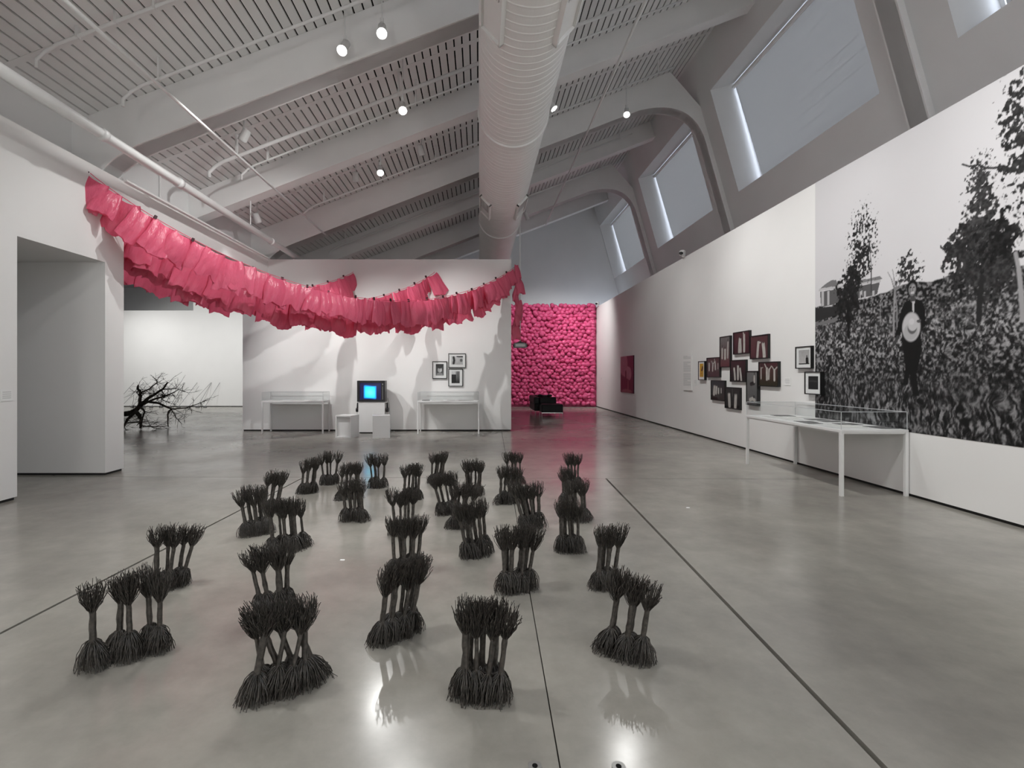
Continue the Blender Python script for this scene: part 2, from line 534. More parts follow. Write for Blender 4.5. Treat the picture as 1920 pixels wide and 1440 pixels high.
# ceiling: dark void above, deck boards with open slots between
cl = MB_()
cl.hexa([(-6.6, YB - 0.2, deck(-6.6) + 0.06), (6.6, YB - 0.2, deck(6.6) + 0.06), (6.6, GAB + 0.2, deck(6.6) + 0.06), (-6.6, GAB + 0.2, deck(-6.6) + 0.06),
         (-6.6, YB - 0.2, deck(-6.6) + 0.26), (6.6, YB - 0.2, deck(6.6) + 0.26), (6.6, GAB + 0.2, deck(6.6) + 0.26), (-6.6, GAB + 0.2, deck(-6.6) + 0.26)])
ceil = struct(cl.obj('ceiling', MDARK))
BW, GAPX = 0.146, 0.027
def board_pts(x0, x1, y0, y1):
    return [(x0, y0, deck(x0)), (x1, y0, deck(x1)), (x1, y1, deck(x1)), (x0, y1, deck(x0)),
            (x0, y0, deck(x0) + 0.03), (x1, y0, deck(x1) + 0.03), (x1, y1, deck(x1) + 0.03), (x0, y1, deck(x0) + 0.03)]
nb = int((DECKX1 + 6.3) / BW) + 1
cuts = sorted(FR + IM + [YB, GAB])
bays = [(cuts[i], cuts[i + 1]) for i in range(len(cuts) - 1)]
indiv = {(4.85, 7.9), (7.9, 10.95), (10.95, 14.0)}
rest = MB_()
shared = {}
for (y0, y1) in bays:
    for k in range(nb):
        x0 = -6.3 + k * BW
        if (y0, y1) in indiv:
            L_ = round(y1 - y0, 3)
            if L_ not in shared:
                q = [(px_, py_ , pz_) for (px_, py_, pz_) in board_pts(0, BW - GAPX, 0, L_)]
                shared[L_] = MB_().hexa([(a, b, c - deck(0)) for a, b, c in q]).mesh('deck_board', MC)
            o = link('deck_board', shared[L_], ceil, (x0, y0, deck(x0)))
        else:
            rest.hexa(board_pts(x0, x0 + BW - GAPX, y0, y1))
ro = rest.obj('deck_boards', MC, ceil)
ro['kind'] = 'stuff'
# plain cross strips of the deck where the slots stop
def strip(yc, wd):
    MB_().hexa([(-6.3, yc - wd, deck(-6.3) - 0.004), (DECKX1, yc - wd, deck(DECKX1) - 0.004), (DECKX1, yc + wd, deck(DECKX1) - 0.004), (-6.3, yc + wd, deck(-6.3) - 0.004),
                (-6.3, yc - wd, deck(-6.3) + 0.002), (DECKX1, yc - wd, deck(DECKX1) + 0.002), (DECKX1, yc + wd, deck(DECKX1) + 0.002), (-6.3, yc + wd, deck(-6.3) + 0.002)]).obj('deck_seam_strip', MC, ceil)
for yc in (6.45, 9.45, 12.5):
    strip(yc, 0.05)

# curved frames
def frame_curve():
    pts = [(-5.98, 3.9), (-5.97, 4.3)]
    for i in range(1, 8):
        t = i / 8
        a = (-5.97, 4.3); b = (-5.9, 4.84); c = (-5.1, fbot(-5.1))
        pts.append(((1 - t) ** 2 * a[0] + 2 * t * (1 - t) * b[0] + t * t * c[0], (1 - t) ** 2 * a[1] + 2 * t * (1 - t) * b[1] + t * t * c[1]))
    pts.append((-5.1, fbot(-5.1)))
    pts.append((4.4, fbot(4.4)))
    a = (4.4, fbot(4.4)); e = (wallx(7.9) - 0.14, 7.9); bh = 9.18
    b = (wallx(bh) - 0.14, bh)
    for i in range(1, 13):
        t = i / 12
        pts.append(((1 - t) ** 2 * a[0] + 2 * t * (1 - t) * b[0] + t * t * e[0], (1 - t) ** 2 * a[1] + 2 * t * (1 - t) * b[1] + t * t * e[1]))
    pts.append((wallx(4.4) - 0.14, 4.4))
    return pts
FC = frame_curve()
def outer(p, i, n):
    if i < 9:
        return (-6.4, max(p[1], 3.9) if i < 5 else deck(-6.35))
    x, h = p
    if x < 5.3:
        return (x, deck(x) - 0.002)
    return (wallx(h) + 0.05, min(h, 10.0))
def frame(yc):
    hw = 0.16
    mb = MB_()
    n = len(FC)
    for y0, y1 in ((yc - hw, yc + hw),):
        vs = []
        for i, p in enumerate(FC):
            q = outer(p, i, n)
            vs += [(p[0], y0, p[1]), (p[0], y1, p[1]), (q[0], y0, q[1]), (q[0], y1, q[1])]
        fs = []
        for i in range(n - 1):
            a, b = 4 * i, 4 * (i + 1)
            fs += [(a, a + 1, b + 1, b), (a, b, b + 2, a + 2), (a + 1, a + 3, b + 3, b + 1), (a + 2, b + 2, b + 3, a + 3)]
        mb.add(vs, fs)
    o = tag(mb.obj('roof_frame', MB), kind='structure')
    # bottom flange proud of the web on both sides
    fl = MB_()
    vs = []
    for i, p in enumerate(FC):
        vs += [(p[0], yc - hw - 0.03, p[1]), (p[0], yc + hw + 0.03, p[1])]
    vs2 = []
    for i, p in enumerate(FC):
        a = FC[max(i - 1, 0)]; b = FC[min(i + 1, n - 1)]
        d = Vector((b[0] - a[0], 0, b[1] - a[1])).normalized()
        nn = Vector((-d.z, 0, d.x)) * 0.05
        vs2 += [(p[0] + nn.x, yc - hw - 0.03, p[1] + nn.z), (p[0] + nn.x, yc + hw + 0.03, p[1] + nn.z)]
    fs = []
    N = 2 * n
    for i in range(n - 1):
        a, b = 2 * i, 2 * (i + 1)
        fs += [(a, a + 1, b + 1, b), (N + a, N + b, N + b + 1, N + a + 1), (a, b, N + b, N + a), (a + 1, N + a + 1, N + b + 1, b + 1)]
    fl.add(vs + vs2, fs)
    fl.obj('flange', MB, o)
    return o
for y in FR:
    frame(y)
def ibeam(yc):
    x0, x1 = -6.35, wallx(ibot(5.7)) + 0.1
    mb = MB_()
    mb.hexa([(x0, yc - 0.1, ibot(x0)), (x1, yc - 0.1, ibot(x1)), (x1, yc + 0.1, ibot(x1)), (x0, yc + 0.1, ibot(x0)),
             (x0, yc - 0.1, deck(x0)), (x1, yc - 0.1, deck(x1)), (x1, yc + 0.1, deck(x1)), (x0, yc + 0.1, deck(x0))])
    o = tag(mb.obj('roof_purlin', MB), kind='structure')
    mb = MB_()
    mb.hexa([(x0, yc - 0.16, ibot(x0) - 0.03), (x1, yc - 0.16, ibot(x1) - 0.03), (x1, yc + 0.16, ibot(x1) - 0.03), (x0, yc + 0.16, ibot(x0) - 0.03),
             (x0, yc - 0.16, ibot(x0) + 0.02), (x1, yc - 0.16, ibot(x1) + 0.02), (x1, yc + 0.16, ibot(x1) + 0.02), (x0, yc + 0.16, ibot(x0) + 0.02)])
    mb.obj('flange', MB, o)
for y in IM:
    ibeam(y)

# big spiral duct
def duct():
    root = empty('spiral_duct', (0.63, 0, 6.40))
    tag(root, 'huge white spiral air duct running away under the ceiling', 'duct')
    rad = 0.635
    prof = []
    y = YB
    while y < 22.3:
        prof += [(y, 0), (y + 0.115, 0), (y + 0.125, 0.005), (y + 0.14, 0.005), (y + 0.15, 0)]
        y += 0.15
    n = 96
    ys = np.array([p[0] for p in prof]); rr = rad + np.array([p[1] for p in prof])
    th = np.linspace(0, 2 * np.pi, n, endpoint=False)
    V = np.zeros((len(ys), n, 3))
    V[..., 0] = rr[:, None] * np.cos(th)[None]
    V[..., 1] = ys[:, None] + 0.15 * th[None] / (2 * np.pi) * 0
    V[..., 2] = rr[:, None] * np.sin(th)[None]
    a = np.arange(len(ys) - 1)[:, None] * n + np.arange(n)[None]
    b = np.arange(len(ys) - 1)[:, None] * n + (np.arange(n)[None] + 1) % n
    Fq = np.stack([a, a + n, b + n, b], -1).reshape(-1, 4)
    me = np_mesh('duct_body', V, Fq, MDUCT, False)
    link('duct_body', me, root)
    for yy in (9.3, 15.6, 21.2):
        fl = MB_()
        for k in range(n):
            k2 = (k + 1) % n
            for (ra, rb) in ((rad + 0.03, rad),):
                c0, s0, c1, s1 = math.cos(th[k]), math.sin(th[k]), math.cos(th[k2]), math.sin(th[k2])
                fl.add([(c0 * rb, yy, s0 * rb), (c1 * rb, yy, s1 * rb), (c1 * ra, yy, s1 * ra), (c0 * ra, yy, s0 * ra),
                        (c0 * rb, yy + 0.05, s0 * rb), (c1 * rb, yy + 0.05, s1 * rb), (c1 * ra, yy + 0.05, s1 * ra), (c0 * ra, yy + 0.05, s0 * ra)],
                       [(0, 1, 2, 3), (7, 6, 5, 4), (3, 2, 6, 7)])
        fl.obj('joint_ring', MDUCT, root)
    cap = MB_()
    cap.tube([(0, 22.25, 0), (0, 22.3, 0)], rad, n)
    cap.obj('end_cap', MDUCT, root)
    for sgn in (-1, 1):
        for (y0, y1) in ((4.7, 6.55), (12.8, 13.95)):
            ang = math.radians(-90 + sgn * 47)
            c, s = math.cos(ang), math.sin(ang)
            nrm = Vector((c, 0, s)); tan = Vector((-s, 0, c))
            def q(t, y, r):
                p = nrm * r + tan * t
                return (p.x, y, p.z)
            def bx(mb, t0, t1, ya, yb, r0, r1):
                mb.hexa([q(t0, ya, r0), q(t1, ya, r0), q(t1, yb, r0), q(t0, yb, r0), q(t0, ya, r1), q(t1, ya, r1), q(t1, yb, r1), q(t0, yb, r1)])
            W = 0.19
            gm = MB_()
            bx(gm, -W, W, y0, y0 + 0.03, rad - 0.06, rad + 0.05)
            bx(gm, -W, W, y1 - 0.03, y1, rad - 0.06, rad + 0.05)
            bx(gm, -W, -W + 0.03, y0, y1, rad - 0.06, rad + 0.05)
            bx(gm, W - 0.03, W, y0, y1, rad - 0.06, rad + 0.05)
            g = gm.obj('vent_grille', MDUCT, root)
            pl = MB_(); ym = y0 + (y1 - y0) * 0.62
            bx(pl, -W + 0.03, W - 0.03, y0 + 0.03, ym, rad - 0.02, rad - 0.01)
            pl.obj('vent_opening', MGRILL, g)
            pl = MB_(); bx(pl, -W + 0.03, W - 0.03, ym, y1 - 0.03, rad - 0.01, rad + 0.012)
            pl.obj('damper_plate', MDUCT, g)
            for k in range(9):
                t = -W + 0.055 + k * (2 * W - 0.11) / 8
                sl = MB_(); bx(sl, t - 0.006, t + 0.006, y0 + 0.03, ym, rad - 0.005, rad + 0.03)
                sl.obj('louvre', MB, g)
    # hangers
    for yy in (6.2, 10.2, 12.4, 16.4, 19.5):
        for xx in (-0.3, 0.3):
            MB_().tube([(xx, yy, 0.5), (xx, yy, deck(0.63 + xx) - 6.4)], 0.008, 6).obj('hanger_rod', MPIPE, root)
duct()

# pipes and conduits
def pipe(name, pts, r, label, cat='pipe', m=MPIPE, rings=()):
    a = Vector(pts[0])
    root = tag(empty(name, a), label, cat, 'ceiling pipes and conduits')
    MB_().tube([Vector(p) - a for p in pts], r, 12).obj('run', m, root, True)
    for y in rings:
        MB_().tube([(0, y - a.y, 0), (0, y - a.y + 0.09, 0)], r * 1.25, 12).obj('coupling', m, root, True)
    return root
mp = pipe('sprinkler_main', [(-5.0, -2, 4.72), (-5.0, 18, 4.72)], 0.068, 'thick white pipe running along the left side above the wall', rings=(6.6, 8.3, 12))
for yy in (5.2, 10.95, 17.05):
    MB_().tube([(0, yy + 2, 0), (0, yy + 2, deck(-5) - 4.72)], 0.012, 6).obj('hanger_rod', MPIPE, mp)
pipe('branch_pipe', [(-4.1, -1, 5.24), (-4.1, 13.4, 5.24)], 0.022, 'thin white pipe parallel to the thick one, nearer the room')
pipe('branch_pipe', [(2.77, 1, 7.75), (2.77, 21, 7.75)], 0.026, 'thin white pipe running away to the right of the duct')
def cross(yc, drop, x0, x1, r, label):
    pts = [(x0 - 0.12, yc, deck(x0) - drop - 0.24), (x0 - 0.12, yc, deck(x0) - drop - 0.14), (x0, yc, deck(x0) - drop - 0.03), (x0 + 0.15, yc, deck(x0 + 0.15) - drop), (x1, yc, deck(x1) - drop)]
    rt = pipe('conduit', pts, r, label, 'conduit')
    a = Vector(pts[0])
    for q in range(4):
        x = x0 + 0.4 + (x1 - x0 - 0.8) * q / 3
        MB_().box(x - 0.015 - a.x, x + 0.015 - a.x, -0.03, 0.03, deck(x) - drop - a.z - r, deck(x) - a.z + 0.001).obj('clip', MPIPE, rt)
cross(6.3, 0.12, -5.45, -3.2, 0.022, 'short white conduit bent down at the top left corner of the ceiling')
cross(7.2, 0.30, -5.0, 4.8, 0.024, 'white conduit under the nearest ceiling bay with a curved end')
cross(9.5, 0.42, -5.0, 5.0, 0.035, 'thicker grey conduit crossing the second ceiling bay')
cross(9.95, 0.45, -4.6, 5.0, 0.02, 'thin conduit with small clamps crossing the second ceiling bay')
cross(12.9, 0.35, -4.4, 5.0, 0.025, 'white conduit crossing the third ceiling bay')
cross(16.45, 0.35, -4.8, 5.0, 0.025, 'white conduit crossing the fourth ceiling bay, above the garland wall')
cross(19.0, 0.30, 1.0, 5.0, 0.03, 'white conduit in the far bay right of the duct')
# tubes for the lines of a sprinkler pipe, its hangers and their shadow
rl = tag(empty('wall_pipe', (-6.27, 8.2, 5.0)), 'thin grey sprinkler pipe with two hangers and their shadow lines on the upper wall over the opening', 'sprinkler_pipe')
MB_().tube([(0, 0, -0.02), (0, 2.6, -0.02)], 0.02, 6).obj('sprinkler_pipe', MB, rl)
for yy in (0.55, 1.65):
    MB_().tube([(0, yy, -0.5), (0, yy, 0.5)], 0.02, 6).obj('pipe_hanger', MB, rl)

# ceiling lamps that can be seen
def lamp(x, y, Z, tgt, power, label, ang=60):
    p = Vector(px(x, y, Z))
    root = tag(empty('spotlight', p), label, 'spotlight', 'ceiling spotlights')
    d = (Vector(tgt) - p).normalized()
    can = MB_().tube([-d * 0.22, -d * 0.20, d * 0.0, d * 0.06], [0.045, 0.062, 0.066, 0.075], 18, False)
    can.obj('housing', MWHITE, root, True)
    MB_().tube([-d * 0.221, -d * 0.215], 0.045, 18).obj('rear_cap', MWHITE, root)
    MB_().tube([d * 0.0, d * 0.012], 0.060, 18).obj('lens', MLENS, root)
    MB_().tube([-d * 0.1, -d * 0.1 + Vector((0, 0, 0.16)), -d * 0.1 + Vector((0, 0, deck(p.x) - p.z))], 0.012, 8).obj('stem', MWHITE, root)
    MB_().tube([-d * 0.1 + Vector((0, 0, 0.10)), -d * 0.1 + Vector((0, 0, 0.16))], 0.03, 10).obj('swivel', MWHITE, root)
    s = spot(p + d * 0.1, p + d, power, ang, 0.8, 0.05)
    s.name = 'lamp_light'
    s.parent = root
    s.location = d * 0.1
lamp(716, 60, 7.3, (-0.6, 2.6, 0.3), 160, 'spotlight nearest the duct in the front pair')
lamp(643, 92, 7.5, (-2.8, 2.8, 0.3), 160, 'spotlight left of the front pair, lens edge on')
lamp(755, 205, 9.1, (-0.4, 4.2, 0.2), 160, 'spotlight alone in the middle of the second ceiling bay')
lamp(713, 322, 11.4, (-1.0, 6.4, 0.2), 140, 'spotlight highest above the garland wall, third bay')
lamp(1175, 213, 12.2, (2.0, 6.5, 0.2), 160, 'spotlight right of the duct below the curved frame')
lamp(1036, 200, 10.4, (5.0, 9.5, 2.0), 60, 'small spotlight tucked against the right side of the duct')
lamp(988, 408, 18.0, (4.5, 22, 2.0), 60, 'farthest spotlight beside the duct near the gable')
def dark_lamp(x, y, Z, tgt, label):
    p = Vector(px(x, y, Z))
    root = tag(empty('spotlight', p), label, 'spotlight', 'ceiling spotlights')
    d = (Vector(tgt) - p).normalized()
    MB_().tube([-d * 0.16, -d * 0.14, d * 0.05, d * 0.08], [0.05, 0.075, 0.08, 0.08], 16).obj('housing', MWHITE, root, True)
    MB_().tube([Vector((0, 0, 0)), Vector((0, 0, deck(p.x) - p.z))], 0.014, 8).obj('stem', MWHITE, root)
dark_lamp(457, 258, 9.2, (-5.7, 9.5, 3.6), 'unlit white spotlight housing over the left strand of garland')
dark_lamp(483, 412, 12.0, (-4.6, 13.5, 2), 'unlit white spotlight housing right of the thick pipe')
dark_lamp(790, 285, 11.9, (0, 13.5, 2), 'unlit white spotlight housing left of the duct in third bay')
dark_lamp(667, 335, 12.2, (-3, 13.5, 2), 'faint unlit spotlight housing just left of a lit one')
dark_lamp(640, 445, 17.0, (-4, 22, 3), 'unlit spotlight housing low above the garland wall')

# security cameras on the right wall top
def seccam(Zd, label):
    root = tag(empty('security_camera', (XR - 0.02, Zd, TOP + 0.0)), label, 'camera')
    MB_().tube([(-0.0, 0, 0.0), (0, 0, 0.05)], 0.05, 14).obj('base', MWHITE, root, True)
    MB_().tube([(-0.02, 0.02, 0.05), (-0.02, 0.02, 0.16), (-0.02, 0.02, 0.19)], [0.08, 0.085, 0.05], 14).obj('body', MWHITE, root, True)
    MB_().tube([(-0.06, -0.02, 0.1), (-0.12, -0.06, 0.1)], [0.05, 0.03], 12).obj('dome', MPLAST, root, True)
seccam(F * XR / (1283 - VX), 'white security camera on the wall top below the second window')
seccam(ZP - 0.35, 'white security camera at the top corner beside the pink wall')

# ------------------------------------------------------------------ painting helpers
rng = np.random.default_rng(7)
def vnoise(U, V, fu, fv, seed):
    r = np.random.default_rng(seed)
    g = r.random((257, 257))
    a = U * fu; b = V * fv
    i = np.floor(a).astype(int); j = np.floor(b).astype(int)
    s = a - i; t = b - j
    s = s * s * (3 - 2 * s); t = t * t * (3 - 2 * t)
    i &= 255; j &= 255
    return (g[i, j] * (1 - s) + g[(i + 1), j] * s) * (1 - t) + (g[i, (j + 1)] * (1 - s) + g[(i + 1), (j + 1)] * s) * t
def fbm(U, V, f, seed, octv=4, ax=1.0):
    o = 0; amp = 0.5
    for k in range(octv):
        o = o + amp * vnoise(U + 11.3 * k, V + 7.7 * k, f * 2 ** k * ax, f * 2 ** k, seed + k)
        amp *= 0.5
    return o / (1 - 0.5 ** octv)
def sm(e0, e1, x):
    t = np.clip((x - e0) / (e1 - e0), 0, 1)
    return t * t * (3 - 2 * t)
def grid_mesh(name, P00, du, dv, nu, nv, col, m):
    # P00 corner, du/dv full edge vectors, col (nv+1, nu+1, 3)
    u = np.linspace(0, 1, nu + 1); v = np.linspace(0, 1, nv + 1)
    UU, VV = np.meshgrid(u, v)
    P = np.array(P00)[None, None] + UU[..., None] * np.array(du) + VV[..., None] * np.array(dv)
    idx = np.arange((nu + 1) * (nv + 1)).reshape(nv + 1, nu + 1)
    Fq = np.stack([idx[:-1, :-1], idx[:-1, 1:], idx[1:, 1:], idx[1:, :-1]], -1).reshape(-1, 4)
    return np_mesh(name, P, Fq, m, False, col)

# ------------------------------------------------------------------ the mural on the right wall
def mural():
    d0, d1, h0, h1 = F * XR / (1529 - VX), 3.1, 0.81, TOP
    Wd, Hd = d0 - d1, h1 - h0
    nu, nv = int(Wd / 0.0095), int(Hd / 0.0095)
    u = np.linspace(0, 1, nu + 1); v = np.linspace(0, 1, nv + 1)
    U, V = np.meshgrid(u * Wd, v * Hd)          # metres from the lower left corner
    def c(x, y):                                # photo pixel -> metres on the print
        Z = F * XR / (x - VX)
        return (d0 - Z, H + (VY - y) * Z / F - h0)
    def cpoly(pts): return np.array([c(*p) for p in pts])
    img = 0.60 + 0.10 * sm(0.2, 3.4, U) + 0.05 * fbm(U, V, 0.8, 3)
    # ridge of the hill
    rp = cpoly([(1529, 577), (1570, 572), (1620, 560), (1660, 547), (1700, 533), (1745, 526), (1775, 517), (1830, 506), (1900, 498), (1918, 497)])
    ridge = np.interp(U, np.append(rp[:, 0], Wd), np.append(rp[:, 1], rp[-1, 1]))
    ridge = ridge + 0.05 * (fbm(U, V * 0, 9, 21) - 0.5)
    ground = sm(-0.01, 0.01, ridge - V)
    # ground cover: leaf blades larger towards the bottom
    dep = np.clip((ridge - V) / ridge, 0, 1)
    f1 = fbm(U + 0.10 * (fbm(U, V, 8, 40) - 0.5), V, 29, 31, 3, 1.5)
    f2 = fbm(U + 0.16 * (fbm(U, V, 5, 44) - 0.5), V, 15, 33, 3, 2.8)
    f0 = fbm(U, V, 38, 35, 2)
    tex = f0 * (1 - sm(0.05, 0.35, dep)) + f1 * sm(0.05, 0.35, dep) * (1 - sm(0.5, 0.85, dep)) + f2 * sm(0.5, 0.85, dep)
    big_ = fbm(U, V, 1.6, 50, 3)
    g = 0.006 + 0.20 * sm(0.47, 0.80, tex) * (0.5 + 1.0 * big_) + 0.035 * sm(0.3, 0.6, tex)
    hi = sm(0.0, 0.25, dep) * (1 - sm(0.3, 0.6, dep))
    g = g * (1 + 0.7 * hi)
    img = img * (1 - ground) + g * ground
    def blob(x, y, rx, ry, dens, f, seed, lo, hi_, edge=0.35, pad=0.0):
        nonlocal img
        cx, cy = c(x, y)
        ax = abs(c(x + rx, y)[0] - cx); ay = abs(c(x, y - ry)[1] - cy)
        q = ((U - cx) / ax) ** 2 + ((V - cy) / ay) ** 2
        f *= 1.5
        n = fbm(U, V, f, seed, 3, 1.3)
        thr = 0.5 + (q - dens) * edge
        mk = sm(thr - 0.03, thr + 0.05, n)
        mk = mk * (q < 3.0)
        shade = lo + (hi_ - lo) * fbm(U, V, f * 1.7, seed + 5, 3) ** 2
        img = img * (1 - mk) + shade * mk
    def seg(pts, w0, w1, val):
        nonlocal img
        P = cpoly(pts)
        n = len(P) - 1
        for i in range(n):
            a, b = P[i], P[i + 1]
            ww = w0 + (w1 - w0) * (i + 0.5) / n
            ab = b - a
            t = np.clip(((U - a[0]) * ab[0] + (V - a[1]) * ab[1]) / (ab @ ab), 0, 1)
            dd = np.hypot(U - a[0] - t * ab[0], V - a[1] - t * ab[1])
            mk = 1 - sm(ww * 0.6, ww * 1.2, dd)
            img = img * (1 - mk) + val * mk
    def poly(pts, val, soft=0.006):
        nonlocal img
        P = cpoly(pts)
        inside = np.zeros(U.shape, bool)
        j = len(P) - 1
        for i in range(len(P)):
            xi, yi = P[i]; xj, yj = P[j]
            cond = ((yi > V) != (yj > V)) & (U < (xj - xi) * (V - yi) / (yj - yi + 1e-12) + xi)
            inside ^= cond
            j = i
        img = np.where(inside, val, img)
    def ell(x, y, rx, ry, val):
        nonlocal img
        cx, cy = c(x, y)
        ax = abs(c(x + rx, y)[0] - cx); ay = abs(c(x, y - ry)[1] - cy)
        q = np.sqrt(((U - cx) / ax) ** 2 + ((V - cy) / ay) ** 2)
        mk = 1 - sm(0.9, 1.08, q)
        img = img * (1 - mk) + val * mk
    # house on the ridge
    poly([(1536, 543), (1549, 532), (1560, 525), (1568, 525), (1575, 540)], 0.17)
    poly([(1535, 546), (1537, 541), (1652, 524), (1652, 529)], 0.48)
    poly([(1538, 547), (1650, 530), (1645, 552), (1540, 576)], 0.10)
    for x in (1541, 1552, 1613, 1620, 1636):
        poly([(x, 546), (x + 4, 545), (x + 4, 574 - (x - 1540) * 0.2), (x, 575 - (x - 1540) * 0.2)], 0.45)
    poly([(1600, 528), (1650, 518), (1655, 523), (1602, 533)], 0.2)
    # dark bank under the house and pale path
    poly([(1529, 578), (1570, 574), (1600, 566), (1570, 590), (1529, 604)], 0.025)
    poly([(1529, 606), (1560, 598), (1590, 583), (1600, 585), (1565, 604), (1529, 612)], 0.16)
    # left trees
    blob(1618, 455, 26, 60, 0.30, 20, 71, 0.005, 0.05, 0.18)
    blob(1612, 490, 22, 40, 0.35, 18, 73, 0.005, 0.05, 0.18)
    blob(1590, 560, 25, 50, 0.75, 12, 75, 0.004, 0.03)
    blob(1597, 520, 20, 26, 0.7, 14, 78, 0.004, 0.03)
    seg([(1592, 632), (1591, 600), (1590, 570)], 0.03, 0.03, 0.006)
    seg([(1634, 548), (1634, 500), (1630, 440)], 0.01, 0.006, 0.05)
    # small tree with bare branches
    blob(1704, 510, 24, 34, 0.55, 18, 81, 0.01, 0.09, 0.25)
    seg([(1676, 630), (1677, 575), (1678, 545)], 0.016, 0.012, 0.28)
    seg([(1683, 630), (1682, 575), (1679, 545)], 0.012, 0.010, 0.22)
    for e in ((1665, 510), (1674, 505), (1690, 512), (1700, 522), (1708, 530)):
        seg([(1678, 546), ((1678 + e[0]) / 2 + 1, (546 + e[1]) / 2 - 4), e], 0.010, 0.004, 0.22)
    seg([(1651, 610), (1651, 565), (1660, 553)], 0.006, 0.005, 0.3)
    # big trees at the right
    blob(1842, 470, 78, 80, 0.72, 9, 91, 0.006, 0.09, 0.4)
    blob(1862, 455, 48, 62, 0.8, 11, 95, 0.003, 0.04, 0.4)
    blob(1838, 400, 36, 90, 0.55, 15, 97, 0.01, 0.13, 0.28)
    blob(1835, 335, 22, 50, 0.35, 22, 99, 0.02, 0.13, 0.2)
    blob(1800, 480, 36, 50, 0.6, 14, 101, 0.01, 0.09, 0.3)
    blob(1865, 525, 55, 45, 0.7, 12, 103, 0.01, 0.12, 0.35)
    seg([(1836, 600), (1838, 560), (1842, 520)], 0.04, 0.03, 0.02)
    # overhanging foliage at the upper right
    blob(1912, 200, 40, 75, 0.42, 15, 111, 0.01, 0.08, 0.2)
    blob(1915, 290, 45, 70, 0.42, 14, 113, 0.01, 0.08, 0.2)
    blob(1918, 370, 30, 50, 0.2, 18, 115, 0.02, 0.1, 0.2)
    seg([(1805, 308), (1818, 312), (1835, 309), (1850, 315), (1865, 315), (1882, 311), (1898, 318), (1930, 317)], 0.010, 0.014, 0.03)
    seg([(1905, 475), (1911, 505), (1915, 545), (1919, 600)], 0.02, 0.03, 0.35)
    # the walking woman with a straw hat
    K = 0.006
    poly([(1692, 638), (1728, 634), (1729, 655), (1724, 680), (1719, 700), (1721, 720), (1724, 742), (1712, 742), (1710, 715), (1706, 700), (1702, 722), (1693, 722), (1698, 690), (1695, 665)], K)
    poly([(1704, 563), (1718, 560), (1728, 564), (1734, 574), (1736, 596), (1735, 612), (1728, 616), (1727, 640), (1692, 640), (1691, 620), (1686, 636), (1678, 632), (1684, 610), (1688, 590), (1694, 572)], K)
    seg([(1684, 632), (1678, 644), (1673, 650)], 0.03, 0.02, 0.05)
    poly([(1710, 562), (1716, 561), (1714, 586), (1712, 586)], 0.5)
    poly([(1707, 553), (1716, 553), (1717, 564), (1708, 566)], 0.06)
    ell(1711, 540, 10.5, 15, 0.006)
    ell(1711, 543, 7.2, 12, 0.19)
    ell(1713, 541, 4.2, 8, 0.30)
    ell(1711.5, 549, 3.6, 2.6, 0.5)
    ell(1708, 539, 1.5, 1.4, 0.01); ell(1714, 538.5, 1.5, 1.4, 0.01)
    seg([(1711.5, 541), (1712, 545)], 0.008, 0.008, 0.1)
    ell(1709, 613, 17.5, 27.5, 0.50)
    ell(1708, 622, 13.5, 16, 0.40)
    ell(1711, 614, 9.0, 12.5, 0.12)
    ell(1712, 608, 9.5, 12.5, 0.50)
    ell(1710, 603, 5.0, 6.0, 0.58)
    ell(1724, 602, 5.0, 3.0, 0.10)
    seg([(1736, 606), (1730, 603)], 0.03, 0.025, 0.006)
    col = np.stack([img * 1.0, img * 0.985, img * 1.01], -1)
    o = link('photo_mural', grid_mesh('photo_mural', (0, 0, 0), (0, -Wd, 0), (0, 0, Hd), nu, nv, col, MMURAL), None, (XR - 0.004, d0, h0))
    tag(o, 'huge black and white mural of a smiling person holding a straw hat on a hillside', 'mural')
    sh = MB_().box(0.0005, 0.003, -Wd, 0, 0, Hd).obj('backing_sheet', MMAT, o)
mural()

# ------------------------------------------------------------------ framed pictures
def capsule(U, V, pts, r):
    o = np.full(U.shape, 9.0)
    for i in range(len(pts) - 1):
        a = np.array(pts[i]); b = np.array(pts[i + 1]); ab = b - a
        t = np.clip(((U - a[0]) * ab[0] + (V - a[1]) * ab[1]) / (ab @ ab + 1e-9), 0, 1)
        o = np.minimum(o, np.hypot(U - a[0] - t * ab[0], V - a[1] - t * ab[1]) - r)
    return o
def paint(w_, h_, base, shapes, seed=1, tex=0.15, n=64):
    nu = n; nv = int(n * h_ / w_)
    U, V = np.meshgrid(np.linspace(0, 1, nu + 1), np.linspace(0, 1, nv + 1))
    A = h_ / w_
    img = np.zeros(U.shape + (3,)) + np.array(base[0])
    if len(base) > 1:
        img = img + (np.array(base[1]) - np.array(base[0])) * V[..., None]
    img *= (1 + tex * 2 * (fbm(U, V * A, 6, seed) - 0.5))[..., None]
    for s in shapes:
        colr = np.array(s[0])
        if s[1] == 'rect':
            x0, x1, y0, y1 = s[2]
            mk = ((U >= x0) & (U <= x1) & (V >= y0) & (V <= y1)).astype(float)
        elif s[1] == 'ell':
            x, y, rx, ry = s[2]
            mk = 1 - sm(0.85, 1.1, np.sqrt(((U - x) / rx) ** 2 + ((V - y) / ry) ** 2))
        else:
            dd = capsule(U, V * A, [(p[0], p[1] * A) for p in s[2]], s[3])
            mk = 1 - sm(-0.008, 0.012, dd)
        mk = mk[..., None]
        t = (1 + 0.25 * 2 * (fbm(U, V * A, 10, seed + 9) - 0.5))[..., None]
        img = img * (1 - mk) + colr * t * mk
    return np.clip(img, 0.001, 0.95), nu, nv

